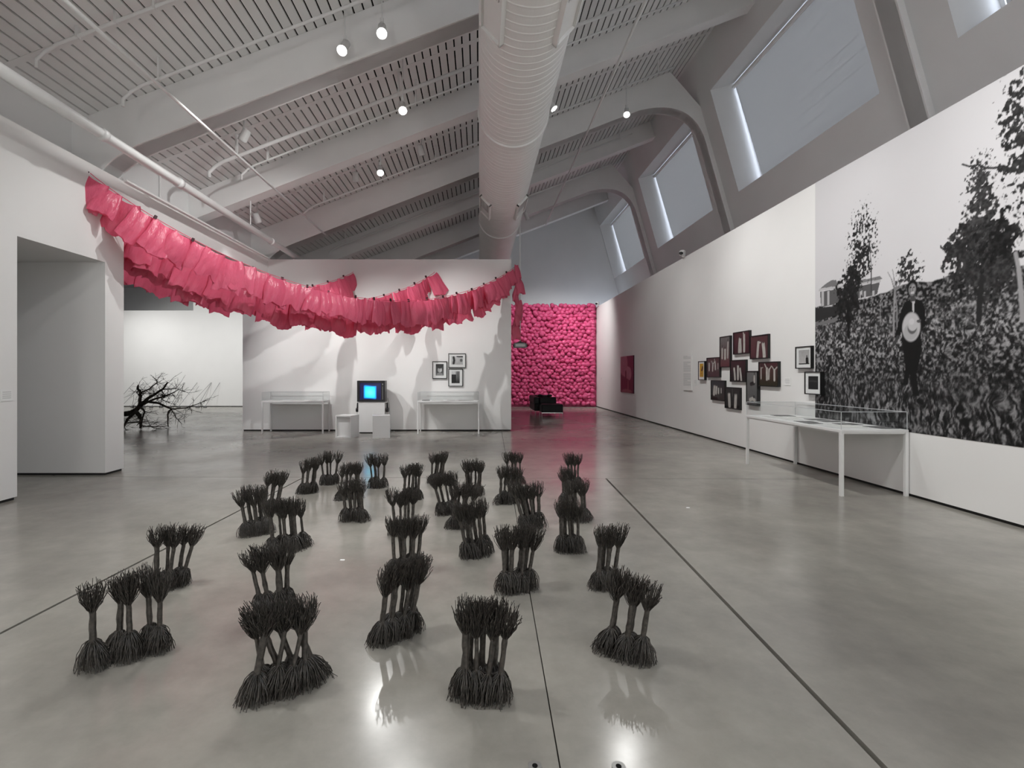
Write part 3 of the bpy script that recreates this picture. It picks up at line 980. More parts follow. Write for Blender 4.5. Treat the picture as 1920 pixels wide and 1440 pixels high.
def framed(name, P, du, dv, nrm, w_, h_, depth, fw, art, artbox, label, cat='framed photo', group=None, matb=True, fm=MBLACK):
    """P lower left corner on the wall, du/dv unit vectors, nrm into the room"""
    du, dv, nrm = Vector(du), Vector(dv), Vector(nrm)
    root = tag(empty(name, P), label, cat, group)
    def q(a, b, c): return tuple(du * a + dv * b + nrm * c)
    def bx(mb, a0, a1, b0, b1, c0, c1):
        return mb.hexa([q(a0, b0, c0), q(a1, b0, c0), q(a1, b1, c0), q(a0, b1, c0), q(a0, b0, c1), q(a1, b0, c1), q(a1, b1, c1), q(a0, b1, c1)])
    mb = MB_()
    bx(mb, 0, w_, 0, fw, 0, depth); bx(mb, 0, w_, h_ - fw, h_, 0, depth)
    bx(mb, 0, fw, fw, h_ - fw, 0, depth); bx(mb, w_ - fw, w_, fw, h_ - fw, 0, depth)
    mb.obj('frame', fm, root)
    if matb:
        bx(MB_(), fw, w_ - fw, fw, h_ - fw, 0.002, depth - 0.012).obj('mat_board', MMAT, root)
    else:
        bx(MB_(), fw, w_ - fw, fw, h_ - fw, 0.002, depth - 0.012).obj('backing_board', MBLACK, root)
    a0, a1, b0, b1 = artbox
    img, nu, nv = art
    me = grid_mesh('print', q(a0, b0, depth - 0.010), tuple(du * (a1 - a0)), tuple(dv * (b1 - b0)), nu, nv, img, MPRINT)
    pr = link('print', me, root)
    gl = bx(MB_(), fw, w_ - fw, fw, h_ - fw, depth - 0.006, depth - 0.003).obj('glazing', MGLASS, root)
    return root

RW = dict(du=(0, -1, 0), dv=(0, 0, 1), nrm=(-1, 0, 0))
def rwall(x0, x1, yt, yb, dep):
    X = XR - dep
    Za, Zb = F * X / (x0 - VX), F * X / (x1 - VX)
    ht, hb = H + (VY - yt) * Za / F, H + (VY - yb) * Za / F
    return Za, Zb, ht, hb
MAR = (0.055, 0.012, 0.020); MAR2 = (0.09, 0.028, 0.035); BLK = (0.006, 0.006, 0.006); WH = (0.52, 0.49, 0.46); GR = (0.17, 0.16, 0.16)
def fig(x, y0, y1, lean=0.0, r=0.045, arms=None, c=WH):
    out = [(c, 'cap', [(x, y0), (x + lean * 0.4, (y0 + y1) / 2), (x + lean, y1)], r)]
    out.append(((0.03, 0.015, 0.015), 'ell', (x + lean * 1.05, y1 + 0.09, 0.035, 0.05)))
    if arms:
        for a in arms:
            out.append((c, 'cap', [(x + lean, y1 - 0.02), a], r * 0.4))
    return out
pics = [
    # x0, x1, ytop, ybottom, depth, mat?, base, shapes, label
    (1324, 1349, 671, 707.5, 0.045, [MAR, MAR2], fig(.17, .35, .72) + fig(.45, .32, .7, .03, .04, [(.36, .85), (.6, .8)]) + fig(.68, .4, .8, -.03, .04, [(.6, .95)]) + fig(.88, .42, .7, 0, .02), 'dark red photo of four small white figures beside the yellow print'),
    (1348.5, 1368.5, 632, 689, 0.05, [(0.12, 0.02, 0.028), GR], fig(.2, .3, .6, 0, .07) + fig(.5, .28, .55, 0, .09) + fig(.78, .3, .8, .02, .06), 'tall grey and red photo of white clothed figures, topmost on the left'),
    (1373.5, 1405, 624, 665, 0.045, [MAR, MAR2], fig(.36, .1, .68, .05, .075) + fig(.46, .08, .66, -.02, .06) + fig(.68, .1, .85, .0, .06, [(.62, .98)]), 'dark red photo of two standing white draped figures, highest of the cluster'),
    (1405, 1440, 630.6, 673.8, 0.045, [MAR2, (0.11, 0.045, 0.05)], fig(.4, .05, .72, .06, .06, [(.58, .7)]) + fig(.8, .05, .6, -.06, .08), 'red photo of two tall white figures at the upper right of the cluster'),
    (1367.8, 1398, 675.6, 715.6, 0.045, [BLK, MAR], fig(.3, .1, .62, -.06, .055) + fig(.5, .12, .72, 0.0, .06) + fig(.72, .05, .6, -.08, .05), 'dark photo of three swaying white figures at the centre of the cluster'),
    (1421, 1458.8, 679, 724, 0.05, [(0.03, 0.025, 0.01), MAR2], fig(.1, .3, .78, 0, .025, [(.2, .8)]) + fig(.42, .28, .75, 0, .05, [(.3, .95)]) + fig(.52, .3, .7, 0.02, .04, [(.66, .85)]) + fig(.82, .25, .68, 0, .045, [(.7, .82), (.95, .8)]), 'photo of white figures with raised arms at the right end of the cluster'),
    (1332, 1358.5, 712.8, 749.6, 0.045, [(0.035, 0.022, 0.02), (0.02, 0.02, 0.03)], fig(.2, .3, .7, .04, .07) + fig(.36, .35, .68, 0.04, .06) + fig(.55, .38, .6, 0, .05) + fig(.75, .4, .6, 0, .03), 'dark photo of a huddle of white figures at the lower left of the cluster'),
    (1358, 1387, 725.4, 764.8, 0.045, [BLK, (0.02, 0.02, 0.02)], fig(.3, .1, .66, -.04, .085) + fig(.7, .08, .64, .04, .085) + [((.2, .2, .2), 'cap', [(.5, .6), (.5, .98)], .01)], 'black photo of two facing white figures, lowest of the cluster'),
    (1398, 1420, 695.6, 758.8, 0.06, [(0.10, 0.10, 0.10), (0.17, 0.165, 0.165)], [((.02, .018, .018), 'cap', [(.4, .62), (.7, .66)], .10)] + fig(.72, .7, .86, .0, .07) + [(WH, 'cap', [(.3, .14), (.55, .18), (.75, .14)], .09)] + [((.02, .02, .02), 'ell', (.68, .24, .09, .05))], 'tall grey photo with one figure above and one lying below, right of centre'),
]
for (x0, x1, yt, yb, dep, base, shp, lab) in pics:
    Za, Zb, ht, hb = rwall(x0, x1, yt, yb, dep)
    Za -= 0.012
    w_, h_ = Za - Zb, ht - hb
    art = paint(w_, h_, base, shp, seed=int(x0))
    framed('framed_photo', (XR, Za, hb), w_=w_, h_=h_, depth=dep, fw=0.018, art=art, artbox=(0.02, w_ - 0.02, 0.02, h_ - 0.02), label=lab, group='cluster of dark framed photos on the right wall', matb=False, **RW)
def matted(x0, x1, yt, yb, dep, fw, mg, base, shp, lab, name='framed_photo', group=None):
    Za, Zb, ht, hb = rwall(x0, x1, yt, yb, dep)
    w_, h_ = Za - Zb, ht - hb
    l, r, b, t = mg
    art = paint(w_ * (r - l), h_ * (t - b), base, shp, seed=int(x0))
    framed(name, (XR - (0.006 if x1 > 1530 else 0), Za, hb), w_=w_, h_=h_, depth=dep, fw=fw, art=art, artbox=(w_ * l, w_ * r, h_ * b, h_ * t), label=lab, group=group, **RW)
matted(1308.8, 1320.6, 677.5, 712.5, 0.06, 0.015, (.2, .8, .17, .87), [(0.62, 0.36, 0.03)], [((.05, .02, .02), 'cap', [(.55, .5), (.7, .62), (.72, .72)], .14), ((.5, .2, .02), 'cap', [(.3, .2), (.6, .3)], .06)], 'small yellow print in a black frame with white mat by the text panel', 'framed_print')
matted(1490.8, 1520.7, 650.6, 691.5, 0.05, 0.016, (.2, .86, .2, .84), [(0.55, 0.53, 0.53), (0.42, 0.41, 0.41)], [((.01, .01, .01), 'cap', [(.0, .02), (1, .02)], .035), ((.01, .01, .01), 'cap', [(.8, .1), (.78, .35)], .12), ((.01, .01, .01), 'ell', (.77, .55, .05, .07))], 'white matted photo of a seated dark silhouette, upper of the two beside the mural')
matted(1508.6, 1539.2, 696.8, 738.9, 0.065, 0.016, (.22, .82, .23, .8), [(0.012, 0.012, 0.013), (0.008, 0.008, 0.008)], [((.05, .05, .05), 'cap', [(.1, .6), (.4, .65), (.9, .6)], .05)], 'white matted black photo overlapping the left edge of the mural')
# pictures on the wall behind the garlands
BWALL = dict(du=(1, 0, 0), dv=(0, 0, 1), nrm=(0, -1, 0))
def bwall(x0, x1, yt, yb, mg, base, shp, lab):
    a, b = px(x0, yb, ZG), px(x1, yt, ZG)
    w_, h_ = b[0] - a[0], b[2] - a[2]
    l, r, bb, t = mg
    art = paint(w_ * (r - l), h_ * (t - bb), base, shp, seed=int(x0), n=40)
    framed('framed_photo', (a[0], ZG, a[2]), w_=w_, h_=h_, depth=0.04, fw=0.016, art=art, artbox=(w_ * l, w_ * r, h_ * bb, h_ * t), label=lab, group='three matted photos above the right display table', **BWALL)
bwall(811, 838.2, 677.4, 710, (.23, .77, .18, .84), [(.10, .10, .10), (.02, .02, .02)], [((.45, .45, .45), 'ell', (.52, .5, .28, .24)), ((.03, .03, .03), 'ell', (.5, .78, .3, .18)), ((.6, .6, .6), 'ell', (.65, .45, .12, .14)), ((.25, .25, .25), 'ell', (.5, .05, .42, .2))], 'matted portrait of a head, left of the three photos on garland wall')
bwall(840.8, 873.3, 662.8, 689.6, (.17, .84, .22, .82), [(.45, .45, .45), (.55, .55, .55)], [((.02, .02, .02), 'cap', [(.2, .15), (.25, .5), (.2, .85)], .09), ((.02, .02, .02), 'cap', [(.5, .95), (.98, .92)], .06), ((.15, .15, .15), 'ell', (.85, .5, .12, .2))], 'landscape matted photo, uppermost of the three on garland wall')
bwall(840.8, 868, 691.6, 724.4, (.22, .78, .18, .86), [(.015, .015, .015), (.3, .3, .3)], [((.012, .012, .012), 'rect', (.0, .55, .0, .72)), ((.03, .03, .03), 'cap', [(.72, 0), (.72, 1)], .03), ((.03, .03, .03), 'cap', [(.9, 0), (.9, 1)], .03), ((.6, .6, .6), 'rect', (.0, .5, .75, 1))], 'matted photo with dark block, lowest of the three on garland wall')
# unframed red print and the text panel, small wall labels
Za, Zb, ht, hb = rwall(1163.6, 1187.9, 669, 735, 0.03)
w_, h_ = Za - Zb, ht - hb
art = paint(w_, h_, [(0.06, 0.014, 0.012), (0.05, 0.012, 0.016)], [((.27, .14, .16), 'ell', (.22, .80, .34, .34)), ((.25, .13, .15), 'ell', (.5, .56, .3, .12)), ((.27, .15, .17), 'cap', [(.2, .9), (.35, .6), (.7, .52)], .14), ((.06, .014, .012), 'cap', [(.42, .3), (.42, .54)], .06), ((.22, .13, .11), 'cap', [(.6, .08), (.6, .32)], .02), ((.18, .10, .09), 'ell', (.5, .04, .4, .06)), ((.03, .008, .01), 'rect', (.88, 1, 0, 1))], 5)
o = tag(empty('hung_print', (XR, Za, hb)), 'unframed dark red print of bare trees on the far right wall', 'print')
MB_().box(-0.03, -0.002, -w_, 0, 0, h_).obj('panel', MBLACK, o)
link('print', grid_mesh('print', (-0.0305, 0, 0), (0, -w_, 0), (0, 0, h_), art[1], art[2], art[0], MPRINT), o)
Za, Zb, ht, hb = rwall(1280.3, 1296.3, 664, 731, 0.03)
w_, h_ = Za - Zb, ht - hb
o = tag(empty('text_panel', (XR, Za, hb)), 'tall white exhibition text panel left of the yellow print', 'text panel')
MB_().box(-0.03, -0.002, -w_, 0, 0, h_).obj('panel', MW, o)
rs = random.Random(4)
tm = MB_()
for k in range(26):
    if k in (3, 4, 14):
        continue
    zz = h_ * 0.93 - k * h_ * 0.032
    tm.box(-0.0312, -0.030, -w_ * (0.92 if k % 7 else 0.55) , -w_ * 0.08, zz, zz + h_ * 0.010)
to = tm.obj('text_lines', MTEXT, o); to['kind'] = 'stuff'
def wlabel(x, y, nm, lab, wall):
    if wall == 'R':
        Z = F * XR / (x - VX); p = (XR, Z, H + (VY - y) * Z / F)
        r = tag(empty('wall_label', p), lab, 'label')
        MB_().box(-0.006, -0.001, -0.09, 0.09, -0.07, 0.07).obj('card', MMAT, r)
        tm = MB_()
        for k in range(4):
            tm.box(-0.0068, -0.006, -0.07, 0.07 - 0.02 * (k == 3), 0.035 - k * 0.024, 0.041 - k * 0.024)
    else:
        Z = F * -XL / (VX - x); p = (XL, Z, H + (VY - y) * Z / F)
        r = tag(empty('wall_label', p), lab, 'label')
        MB_().box(0.001, 0.006, -0.07, 0.07, -0.07, 0.07).obj('card', MMAT, r)
        tm = MB_()
        for k in range(4):
            tm.box(0.006, 0.0068, -0.055, 0.055, 0.035 - k * 0.024, 0.041 - k * 0.024)
    t = tm.obj('text_lines', MTEXT, r); t['kind'] = 'stuff'
wlabel(12, 741, 0, 'small white label on the left wall before the passage', 'L')
wlabel(1304, 716, 0, 'small white label under the left edge of the yellow print', 'R')
wlabel(1477, 715, 0, 'small white label between photo cluster and the matted pair', 'R')
wlabel(1128, 710, 0, 'small white label beside the pink wall corner', 'R')

# ------------------------------------------------------------------ display tables
def vitrine(loc, L_, D_, along, label, papers, glass_h=0.22, leg=0.035, topz=0.84, ap=0.035):
    """L_ along local x, D_ along local y, origin at centre on floor"""
    root = tag(empty('display_table', loc, along), label, 'display table', 'white display tables with clear covers')
    hx, hy = L_ / 2, D_ / 2
    MB_().bbox(-hx, hx, -hy, hy, topz - ap, topz, 0.004).obj('table_top', MWHITE, root)
    fr_ = MB_()
    fr_.box(-hx + 0.01, hx - 0.01, -hy + 0.01, -hy + 0.03, topz - ap - 0.02, topz - ap).box(-hx + 0.01, hx - 0.01, hy - 0.03, hy - 0.01, topz - ap - 0.02, topz - ap)
    fr_.box(-hx + 0.01, -hx + 0.03, -hy + 0.03, hy - 0.03, topz - ap - 0.02, topz - ap).box(hx - 0.03, hx - 0.01, -hy + 0.03, hy - 0.03, topz - ap - 0.02, topz - ap)
    fr_.obj('apron', MWHITE, root)
    for sx in (-1, 1):
        for sy in (-1, 1):
            x0 = sx * (hx - leg) if sx > 0 else -hx
            y0 = sy * (hy - leg) if sy > 0 else -hy
            MB_().bbox(x0, x0 + leg, y0, y0 + leg, 0.0, topz - ap, 0.002).obj('leg', MWHITE, root)
    g = MB_()
    e, t = 0.012, 0.006
    z0, z1 = topz, topz + glass_h
    g.box(-hx + e, hx - e, -hy + e, -hy + e + t, z0, z1).box(-hx + e, hx - e, hy - e - t, hy - e, z0, z1)
    g.box(-hx + e, -hx + e + t, -hy + e + t, hy - e - t, z0, z1).box(hx - e - t, hx - e, -hy + e + t, hy - e - t, z0, z1)
    g.box(-hx + e, hx - e, -hy + e, hy - e, z1, z1 + t)
    go = g.obj('clear_cover', MGLASS, root)
    ed = MB_()
    s_ = 0.003
    for sx in (-1, 1):
        for sy in (-1, 1):
            ed.box(sx * (hx - e) - s_, sx * (hx - e) + s_, sy * (hy - e) - s_, sy * (hy - e) + s_, z0, z1 + t)
    for sy in (-1, 1):
        ed.box(-hx + e, hx - e, sy * (hy - e) - s_, sy * (hy - e) + s_, z1, z1 + t + 0.001)
    for sx in (-1, 1):
        ed.box(sx * (hx - e) - s_, sx * (hx - e) + s_, -hy + e, hy - e, z1, z1 + t + 0.001)
    ed.obj('cover_edge', MEDGE, go)
    M = Matrix.Translation(loc) @ Matrix.Rotation(along, 4, 'Z')
    for (x, y, pw, ph, a, mm, lab) in papers:
        o = MB_().box(-pw / 2, pw / 2, -ph / 2, ph / 2, 0, 0.004).obj('document', mm)
        wp = M @ Vector((x, y, topz + 0.0003))
        o.location = wp
        o.rotation_euler = (0, 0, along + a)
        tag(o, lab, 'document', 'papers in the display tables')
tl = 8.57 - 6.31
rp = random.Random(3)
P_ = []
spots_ = [(-0.95, 0.1, .22, .3, 1, 'grey print at the far end of the right vitrine'), (-0.72, -.18, .21, .28, 0, 'white sheet second from far end of right vitrine, front row'),
          (-0.62, .18, .24, .3, 0, 'white sheet second from far end of right vitrine, wall row'), (-0.35, -.15, .3, .22, 0, 'wide white sheet left of middle in right vitrine'),
          (-0.25, .2, .2, .28, 1, 'grey photo at the wall side of right vitrine, middle'), (0.05, .2, .2, .28, 1, 'grey photo at wall side right of middle in right vitrine'),
          (0.1, -.2, .2, .24, 1, 'dark photo in the front middle of the right vitrine'), (0.33, -.25, .14, .2, 1, 'small grey card in the front of right vitrine'),
          (0.45, .15, .22, .28, 1, 'dark photo toward the near end of right vitrine, wall side'), (0.72, -.05, .34, .3, 0, 'cream sheet near the near end of right vitrine'),
          (0.88, .27, .3, .24, 1, 'dark photo in the near wall corner of right vitrine')]
for (x, y, a, b, dk, lab) in spots_:
    P_.append((x, y, a, b, rp.uniform(-.06, .06), MPAPERG if dk else MPAPER, lab))
vitrine(((4.55 + 5.405) / 2, (8.57 + 6.31) / 2, 0), tl, 0.855, R(-90), 'long white display table with clear cover below the mural', P_, leg=0.04)
zc = (12.84 + 13.42) / 2
vitrine(((-5.59 - 4.0) / 2, zc, 0), 1.59, 0.58, 0, 'white display table at the left end of garland wall',
        [(-0.5, 0, .2, .28, .1, MPAPER, 'white sheet at the left in the left vitrine'), (0.0, .05, .3, .22, -.05, MPAPER, 'white sheet in the middle of the left vitrine'), (0.45, 0, .2, .28, .04, MPAPER, 'white sheet at the right in the left vitrine')])
vitrine((-0.8, zc, 0), 1.59, 0.58, 0, 'white display table under the three matted photos',
        [(-0.6, .0, .2, .28, .1, MPAPERG, 'grey photo at the left in the vitrine under the three photos'), (-0.3, 0, .3, .22, .2, MPAPER, 'white sheet left of middle in vitrine under the three photos'), (0.05, .05, .2, .28, -.05, MPAPER, 'white sheet in the middle of vitrine under the three photos'), (0.45, -.02, .4, .3, .04, MPAPER, 'open booklet at the right in vitrine under the three photos')])

# ------------------------------------------------------------------ monitor, plinth, headphones, stools
def plinth_group():
    Zf = 12.95
    x0, x1 = -3.13, -2.445
    p = tag(empty('plinth', ((x0 + x1) / 2, Zf + 0.27, 0)), 'white plinth carrying the television', 'plinth')
    hw = (x1 - x0) / 2
    MB_().bbox(-hw, hw, -0.27, 0.25, 0.03, 0.815, 0.004).obj('body', MWHITE, p)
    MB_().box(-hw + 0.03, hw - 0.03, -0.24, 0.22, 0, 0.03).obj('recessed_base', MBASE, p)
    MB_().box(-hw + 0.02, hw - 0.02, -0.2705, -0.27, 0.74, 0.742).obj('panel_seam', MGREY, p)
    t = tag(empty('television', ((x0 + x1) / 2 - 0.01, Zf + 0.0, 0.815)), 'black box television with a glowing cyan blue screen', 'television')
    w2 = 0.36; hh = 0.545
    body = MB_()
    n = 10
    # casing: shallow front box tapering to the tube housing behind
    ring = lambda x, z0, z1, y: [(-x, y, z0), (x, y, z0), (x, y, z1), (-x, y, z1)]
    rs_ = [ring(w2, 0, hh, 0.0), ring(w2, 0, hh, 0.24), ring(w2 * 0.8, 0.02, hh * 0.9, 0.36), ring(w2 * 0.62, 0.05, hh * 0.78, 0.47)]
    vs = [v for r in rs_ for v in r]
    fs = []
    for i in range(3):
        for j in range(4):
            j2 = (j + 1) % 4
            fs.append((4 * i + j, 4 * i + j2, 4 * i + 4 + j2, 4 * i + 4 + j))
    fs.append((12, 13, 14, 15))
    body.add(vs, fs)
    body.obj('casing', MPLAST, t)
    bz = MB_()
    sx0, sx1, sz0, sz1 = -0.29, 0.255, 0.055, 0.485
    bz.box(-w2, w2, -0.02, 0, 0, sz0).box(-w2, w2, -0.02, 0, sz1, hh).box(-w2, sx0, -0.02, 0, sz0, sz1).box(sx1, w2, -0.02, 0, sz0, sz1)
    bz.obj('bezel', MPLAST, t)
    # curved glass screen
    nu, nv = 24, 18
    u = np.linspace(0, 1, nu + 1); v = np.linspace(0, 1, nv + 1)
    UU, VV = np.meshgrid(u, v)
    X = sx0 + (sx1 - sx0) * UU; Z = sz0 + (sz1 - sz0) * VV
    Y = 0.0 - 0.012 * (1 - (2 * UU - 1) ** 2) * (1 - (2 * VV - 1) ** 2)
    idx = np.arange((nu + 1) * (nv + 1)).reshape(nv + 1, nu + 1)
    Fq = np.stack([idx[:-1, :-1], idx[:-1, 1:], idx[1:, 1:], idx[1:, :-1]], -1).reshape(-1, 4)
    msc = bpy.data.materials.new('lit_screen'); msc.use_nodes = True
    nt = msc.node_tree; b = nt.nodes['Principled BSDF']
    b.inputs['Base Color'].default_value = (0.01, 0.01, 0.015, 1); b.inputs['Roughness'].default_value = 0.15
    a = nt.nodes.new('ShaderNodeAttribute'); a.attribute_name = 'Col'
    nt.links.new(a.outputs['Color'], b.inputs['Emission Color']); b.inputs['Emission Strength'].default_value = 1.6
    # picture: tilted cyan block with soft blue rim
    a0, a1, b0, b1 = 0.22, 0.745, 0.10, 0.80
    tilt = -0.09
    vv = VV - tilt * (UU - 0.5)
    e = 0.05
    mk = sm(a0 - e, a0 + e * .4, UU) * (1 - sm(a1 - e * .4, a1 + e, UU)) * sm(b0 - e, b0 + e * .4, vv) * (1 - sm(b1 - e * .4, b1 + e, vv))
    core = sm(a0, a0 + .12, UU) * (1 - sm(a1 - .12, a1, UU)) * sm(b0, b0 + .12, vv) * (1 - sm(b1 - .12, b1, vv))
    gl_ = np.exp(-(((UU - .5) / .2) ** 2 + ((vv - .42) / .2) ** 2))
    col = np.stack([0.005 * mk + 0.08 * gl_ * mk, (0.30 + 0.42 * core + .1 * gl_) * mk, 0.02 + 0.95 * mk], -1) + np.array([0.004, 0.004, 0.012])
    sc = link('screen', np_mesh('screen', np.stack([X, Y, Z], -1), Fq, msc, True, col), t)
    MB_().box(0.295, 0.303, -0.024, -0.02, 0.06, 0.40).obj('highlight_strip', MGREY, t)  # lighter strip painted for the highlight down the casing side
    MB_().box(0.29, 0.31, -0.025, -0.02, 0.43, 0.47).obj('power_button', MGREY, t)
    cb = tag(empty('power_cable', (x1 + 0.06, Zf + 0.3, 0)), 'thin grey cable falling behind the plinth to the floor', 'cable')
    MB_().tube([(-0.06, 0.1, 0.9), (0, 0.05, 0.7), (0.01, 0.05, 0.4), (0.0, 0.05, 0.15), (0.05, 0.0, 0.01), (0.12, 0.15, 0.006)], 0.006, 6).obj('cord', MGREY, cb)
    for sx, lab in ((-1, 'black headphones hanging on the left side of the plinth'), (1, 'black headphones hanging on the right side of the plinth')):
        xx = x0 - 0.045 if sx < 0 else x1 + 0.045
        hp = tag(empty('headphones', (xx, Zf + 0.12, 0.5)), lab, 'headphones', 'headphones on the plinth')
        pts = []
        for i in range(11):
            a_ = math.pi * i / 10
            pts.append((0, -0.055 * math.cos(a_) * (1.0), 0.14 + 0.14 * math.sin(a_)))
        MB_().tube(pts, 0.014, 8).obj('headband', MPLAST, hp, True)
        for sy in (-1, 1):
            MB_().tube([(-0.025, sy * 0.055, 0.10), (0.025, sy * 0.055, 0.10)], 0.055, 16).obj('ear_cup', MPLAST, hp, True)
        MB_().tube([(0, -0.05, 0.06), (0.0, -0.03, -0.1), (0.0, 0.02, -0.3), (0.0, 0.05, -0.45)], 0.004, 5).obj('cord', MPLAST, hp)
        MB_().tube([(-sx * 0.045, 0, 0.265), (sx * 0.02, 0, 0.265)], 0.01, 8).obj('hook', MPLAST, hp)
plinth_group()

def stool(cx, cy, rz, label, openside):
    s = 0.205; hh = 0.535; t = 0.03
    r = tag(empty('cube_stool', (cx, cy, 0), rz), label, 'stool', 'white cube stools before the television')
    MB_().box(-s, s, -s, s, hh - t, hh).obj('seat', MWHITE, r)
    MB_().box(-s, -s + t, -s, s, 0.0, hh - t).obj('side_panel', MWHITE, r)
    MB_().box(s - t, s, -s, s, 0.0, hh - t).obj('side_panel', MWHITE, r)
    MB_().box(-s + t, s - t, s - t, s, 0.0, hh - t).obj('back_panel', MWHITE, r)
    MB_().box(-s + t, s - t, -s + 0.0, s - t, 0.0, t).obj('bottom_panel', MWHITE, r)
    if not openside:
        MB_().box(-s + t, s - t, -s, -s + t, t, hh - t).obj('front_panel', MWHITE, r)
    else:
        MB_().box(-s + t, s - t, -s + 0.06, -s + 0.09, t, hh - t).obj('recessed_panel', MWHITE, r)
stool(-3.22, 12.22, R(-14), 'white cube stool with recessed front, left of the pair', True)
stool(-2.39, 12.2, R(12), 'white cube stool with flat front, right of the pair', False)

# projector on a pole
pj = tag(empty('projector', px(975, 652, 16.0)), 'grey projector hanging on a long thin pole beside garland wall', 'projector')
MB_().bbox(-0.2, 0.2, -0.14, 0.16, 0.0, 0.145, 0.02).obj('body', MGREY, pj)
MB_().box(-0.15, 0.15, -0.143, -0.14, 0.03, 0.115).obj('front_grille', MPIPE, pj)
MB_().tube([(0.2, 0, 0.07), (0.235, 0, 0.07)], 0.045, 14).obj('lens', MPLAST, pj, True)
MB_().tube([(-0.2, 0, 0.07), (-0.225, 0, 0.07)], 0.03, 12).obj('connector', MPLAST, pj, True)
MB_().add([(-0.14, -0.08, .145), (.14, -.08, .145), (.14, .1, .145), (-.14, .1, .145), (-.03, -.02, .205), (.03, -.02, .205), (.03, .04, .205), (-.03, .04, .205)],
          [(0, 3, 2, 1), (4, 5, 6, 7), (0, 1, 5, 4), (1, 2, 6, 5), (2, 3, 7, 6), (3, 0, 4, 7)]).obj('mount_plate', MGRILL, pj)
MB_().tube([(0, 0, 0.2), (0, 0, deck(1.3) - px(975, 652, 16.0)[2])], 0.022, 10).obj('pole', MPIPE, pj)

# black leather seating before the pink wall
def seating():
    Z0 = 17.55
    x0, x1 = 2.18, 2.93
    o = tag(empty('ottoman', ((x0 + x1) / 2, Z0 + 0.36, 0)), 'black leather ottoman on thin chrome legs, nearest the camera', 'ottoman')
    hw = (x1 - x0) / 2
    MB_().bbox(-hw, hw, -0.36, 0.36, 0.18, 0.46, 0.03).obj('cushion', MLEATH, o)
    rl = MB_()
    rl.box(-hw, hw, -0.36, -0.34, 0.15, 0.18).box(-hw, hw, 0.34, 0.36, 0.15, 0.18).box(-hw, -hw + .02, -0.34, 0.34, 0.15, 0.18).box(hw - .02, hw, -0.34, 0.34, 0.15, 0.18)
    rl.obj('base_rail', MCHROME, o)
    for sx in (-1, 1):
        for sy in (-1, 1):
            MB_().tube([(sx * (hw - 0.012), sy * 0.348, 0), (sx * (hw - 0.012), sy * 0.348, 0.16)], 0.011, 8).obj('leg', MCHROME, o)
    s = tag(empty('leather_sofa', (2.42, Z0 + 1.75, 0)), 'black leather sofa seen end on behind the ottoman', 'sofa')
    MB_().bbox(-0.40, 0.40, -0.9, 0.9, 0.17, 0.44, 0.03).obj('seat_cushion', MLEATH, s)
    MB_().bbox(-0.42, -0.22, -0.9, 0.9, 0.44, 0.68, 0.03).obj('backrest', MLEATH, s)
    MB_().bbox(-0.22, 0.40, -0.92, -0.74, 0.44, 0.68, 0.03).obj('armrest', MLEATH, s)
    MB_().bbox(-0.22, 0.40, 0.74, 0.92, 0.44, 0.68, 0.03).obj('armrest', MLEATH, s)
    for sx in (-1, 1):
        for sy in (-1, 1):
            MB_().tube([(sx * 0.36, sy * 0.84, 0), (sx * 0.36, sy * 0.84, 0.18)], 0.012, 8).obj('leg', MCHROME, s)
    for xx, lab in ((2.24, 'black bag lying on the left of the sofa arm'), (2.58, 'black bag lying on the right of the sofa arm')):
        b = MB_().tube([(-0.09, 0, 0.03), (-0.06, 0, 0.04), (0, 0, 0.045), (0.06, 0, 0.04), (0.09, 0, 0.03)], [0.02, 0.04, 0.05, 0.042, 0.02], 10).obj('bolster', MLEATH, None, True, (xx, Z0 + 1.75 - 0.83, 0.688))
        tag(b, lab, 'bag', 'black bags on the sofa arm')
seating()

# ------------------------------------------------------------------ wire sculptures
def wires(P, r0, r1, sides=3):
    """P (N,S,3) -> verts, quads"""
    N, S, _ = P.shape
    T = np.gradient(P, axis=1)
    T /= np.linalg.norm(T, axis=2, keepdims=True) + 1e-9
    ref = np.zeros_like(T); ref[..., 0] = 0.31; ref[..., 1] = 0.95; ref[..., 2] = 0.05
    A = np.cross(T, ref); A /= np.linalg.norm(A, axis=2, keepdims=True) + 1e-9
    B = np.cross(A, T)
    rr = np.linspace(r0, r1, S)[None, :, None, None]
    th = np.arange(sides) * 2 * np.pi / sides
    V = P[:, :, None] + rr * (A[:, :, None] * np.cos(th)[None, None, :, None] + B[:, :, None] * np.sin(th)[None, None, :, None])
    idx = np.arange(N * S * sides).reshape(N, S, sides)
    nx = np.roll(idx, -1, axis=2)
    Fq = np.stack([idx[:, :-1], nx[:, :-1], nx[:, 1:], idx[:, 1:]], -1).reshape(-1, 4)
    return V.reshape(-1, 3), Fq

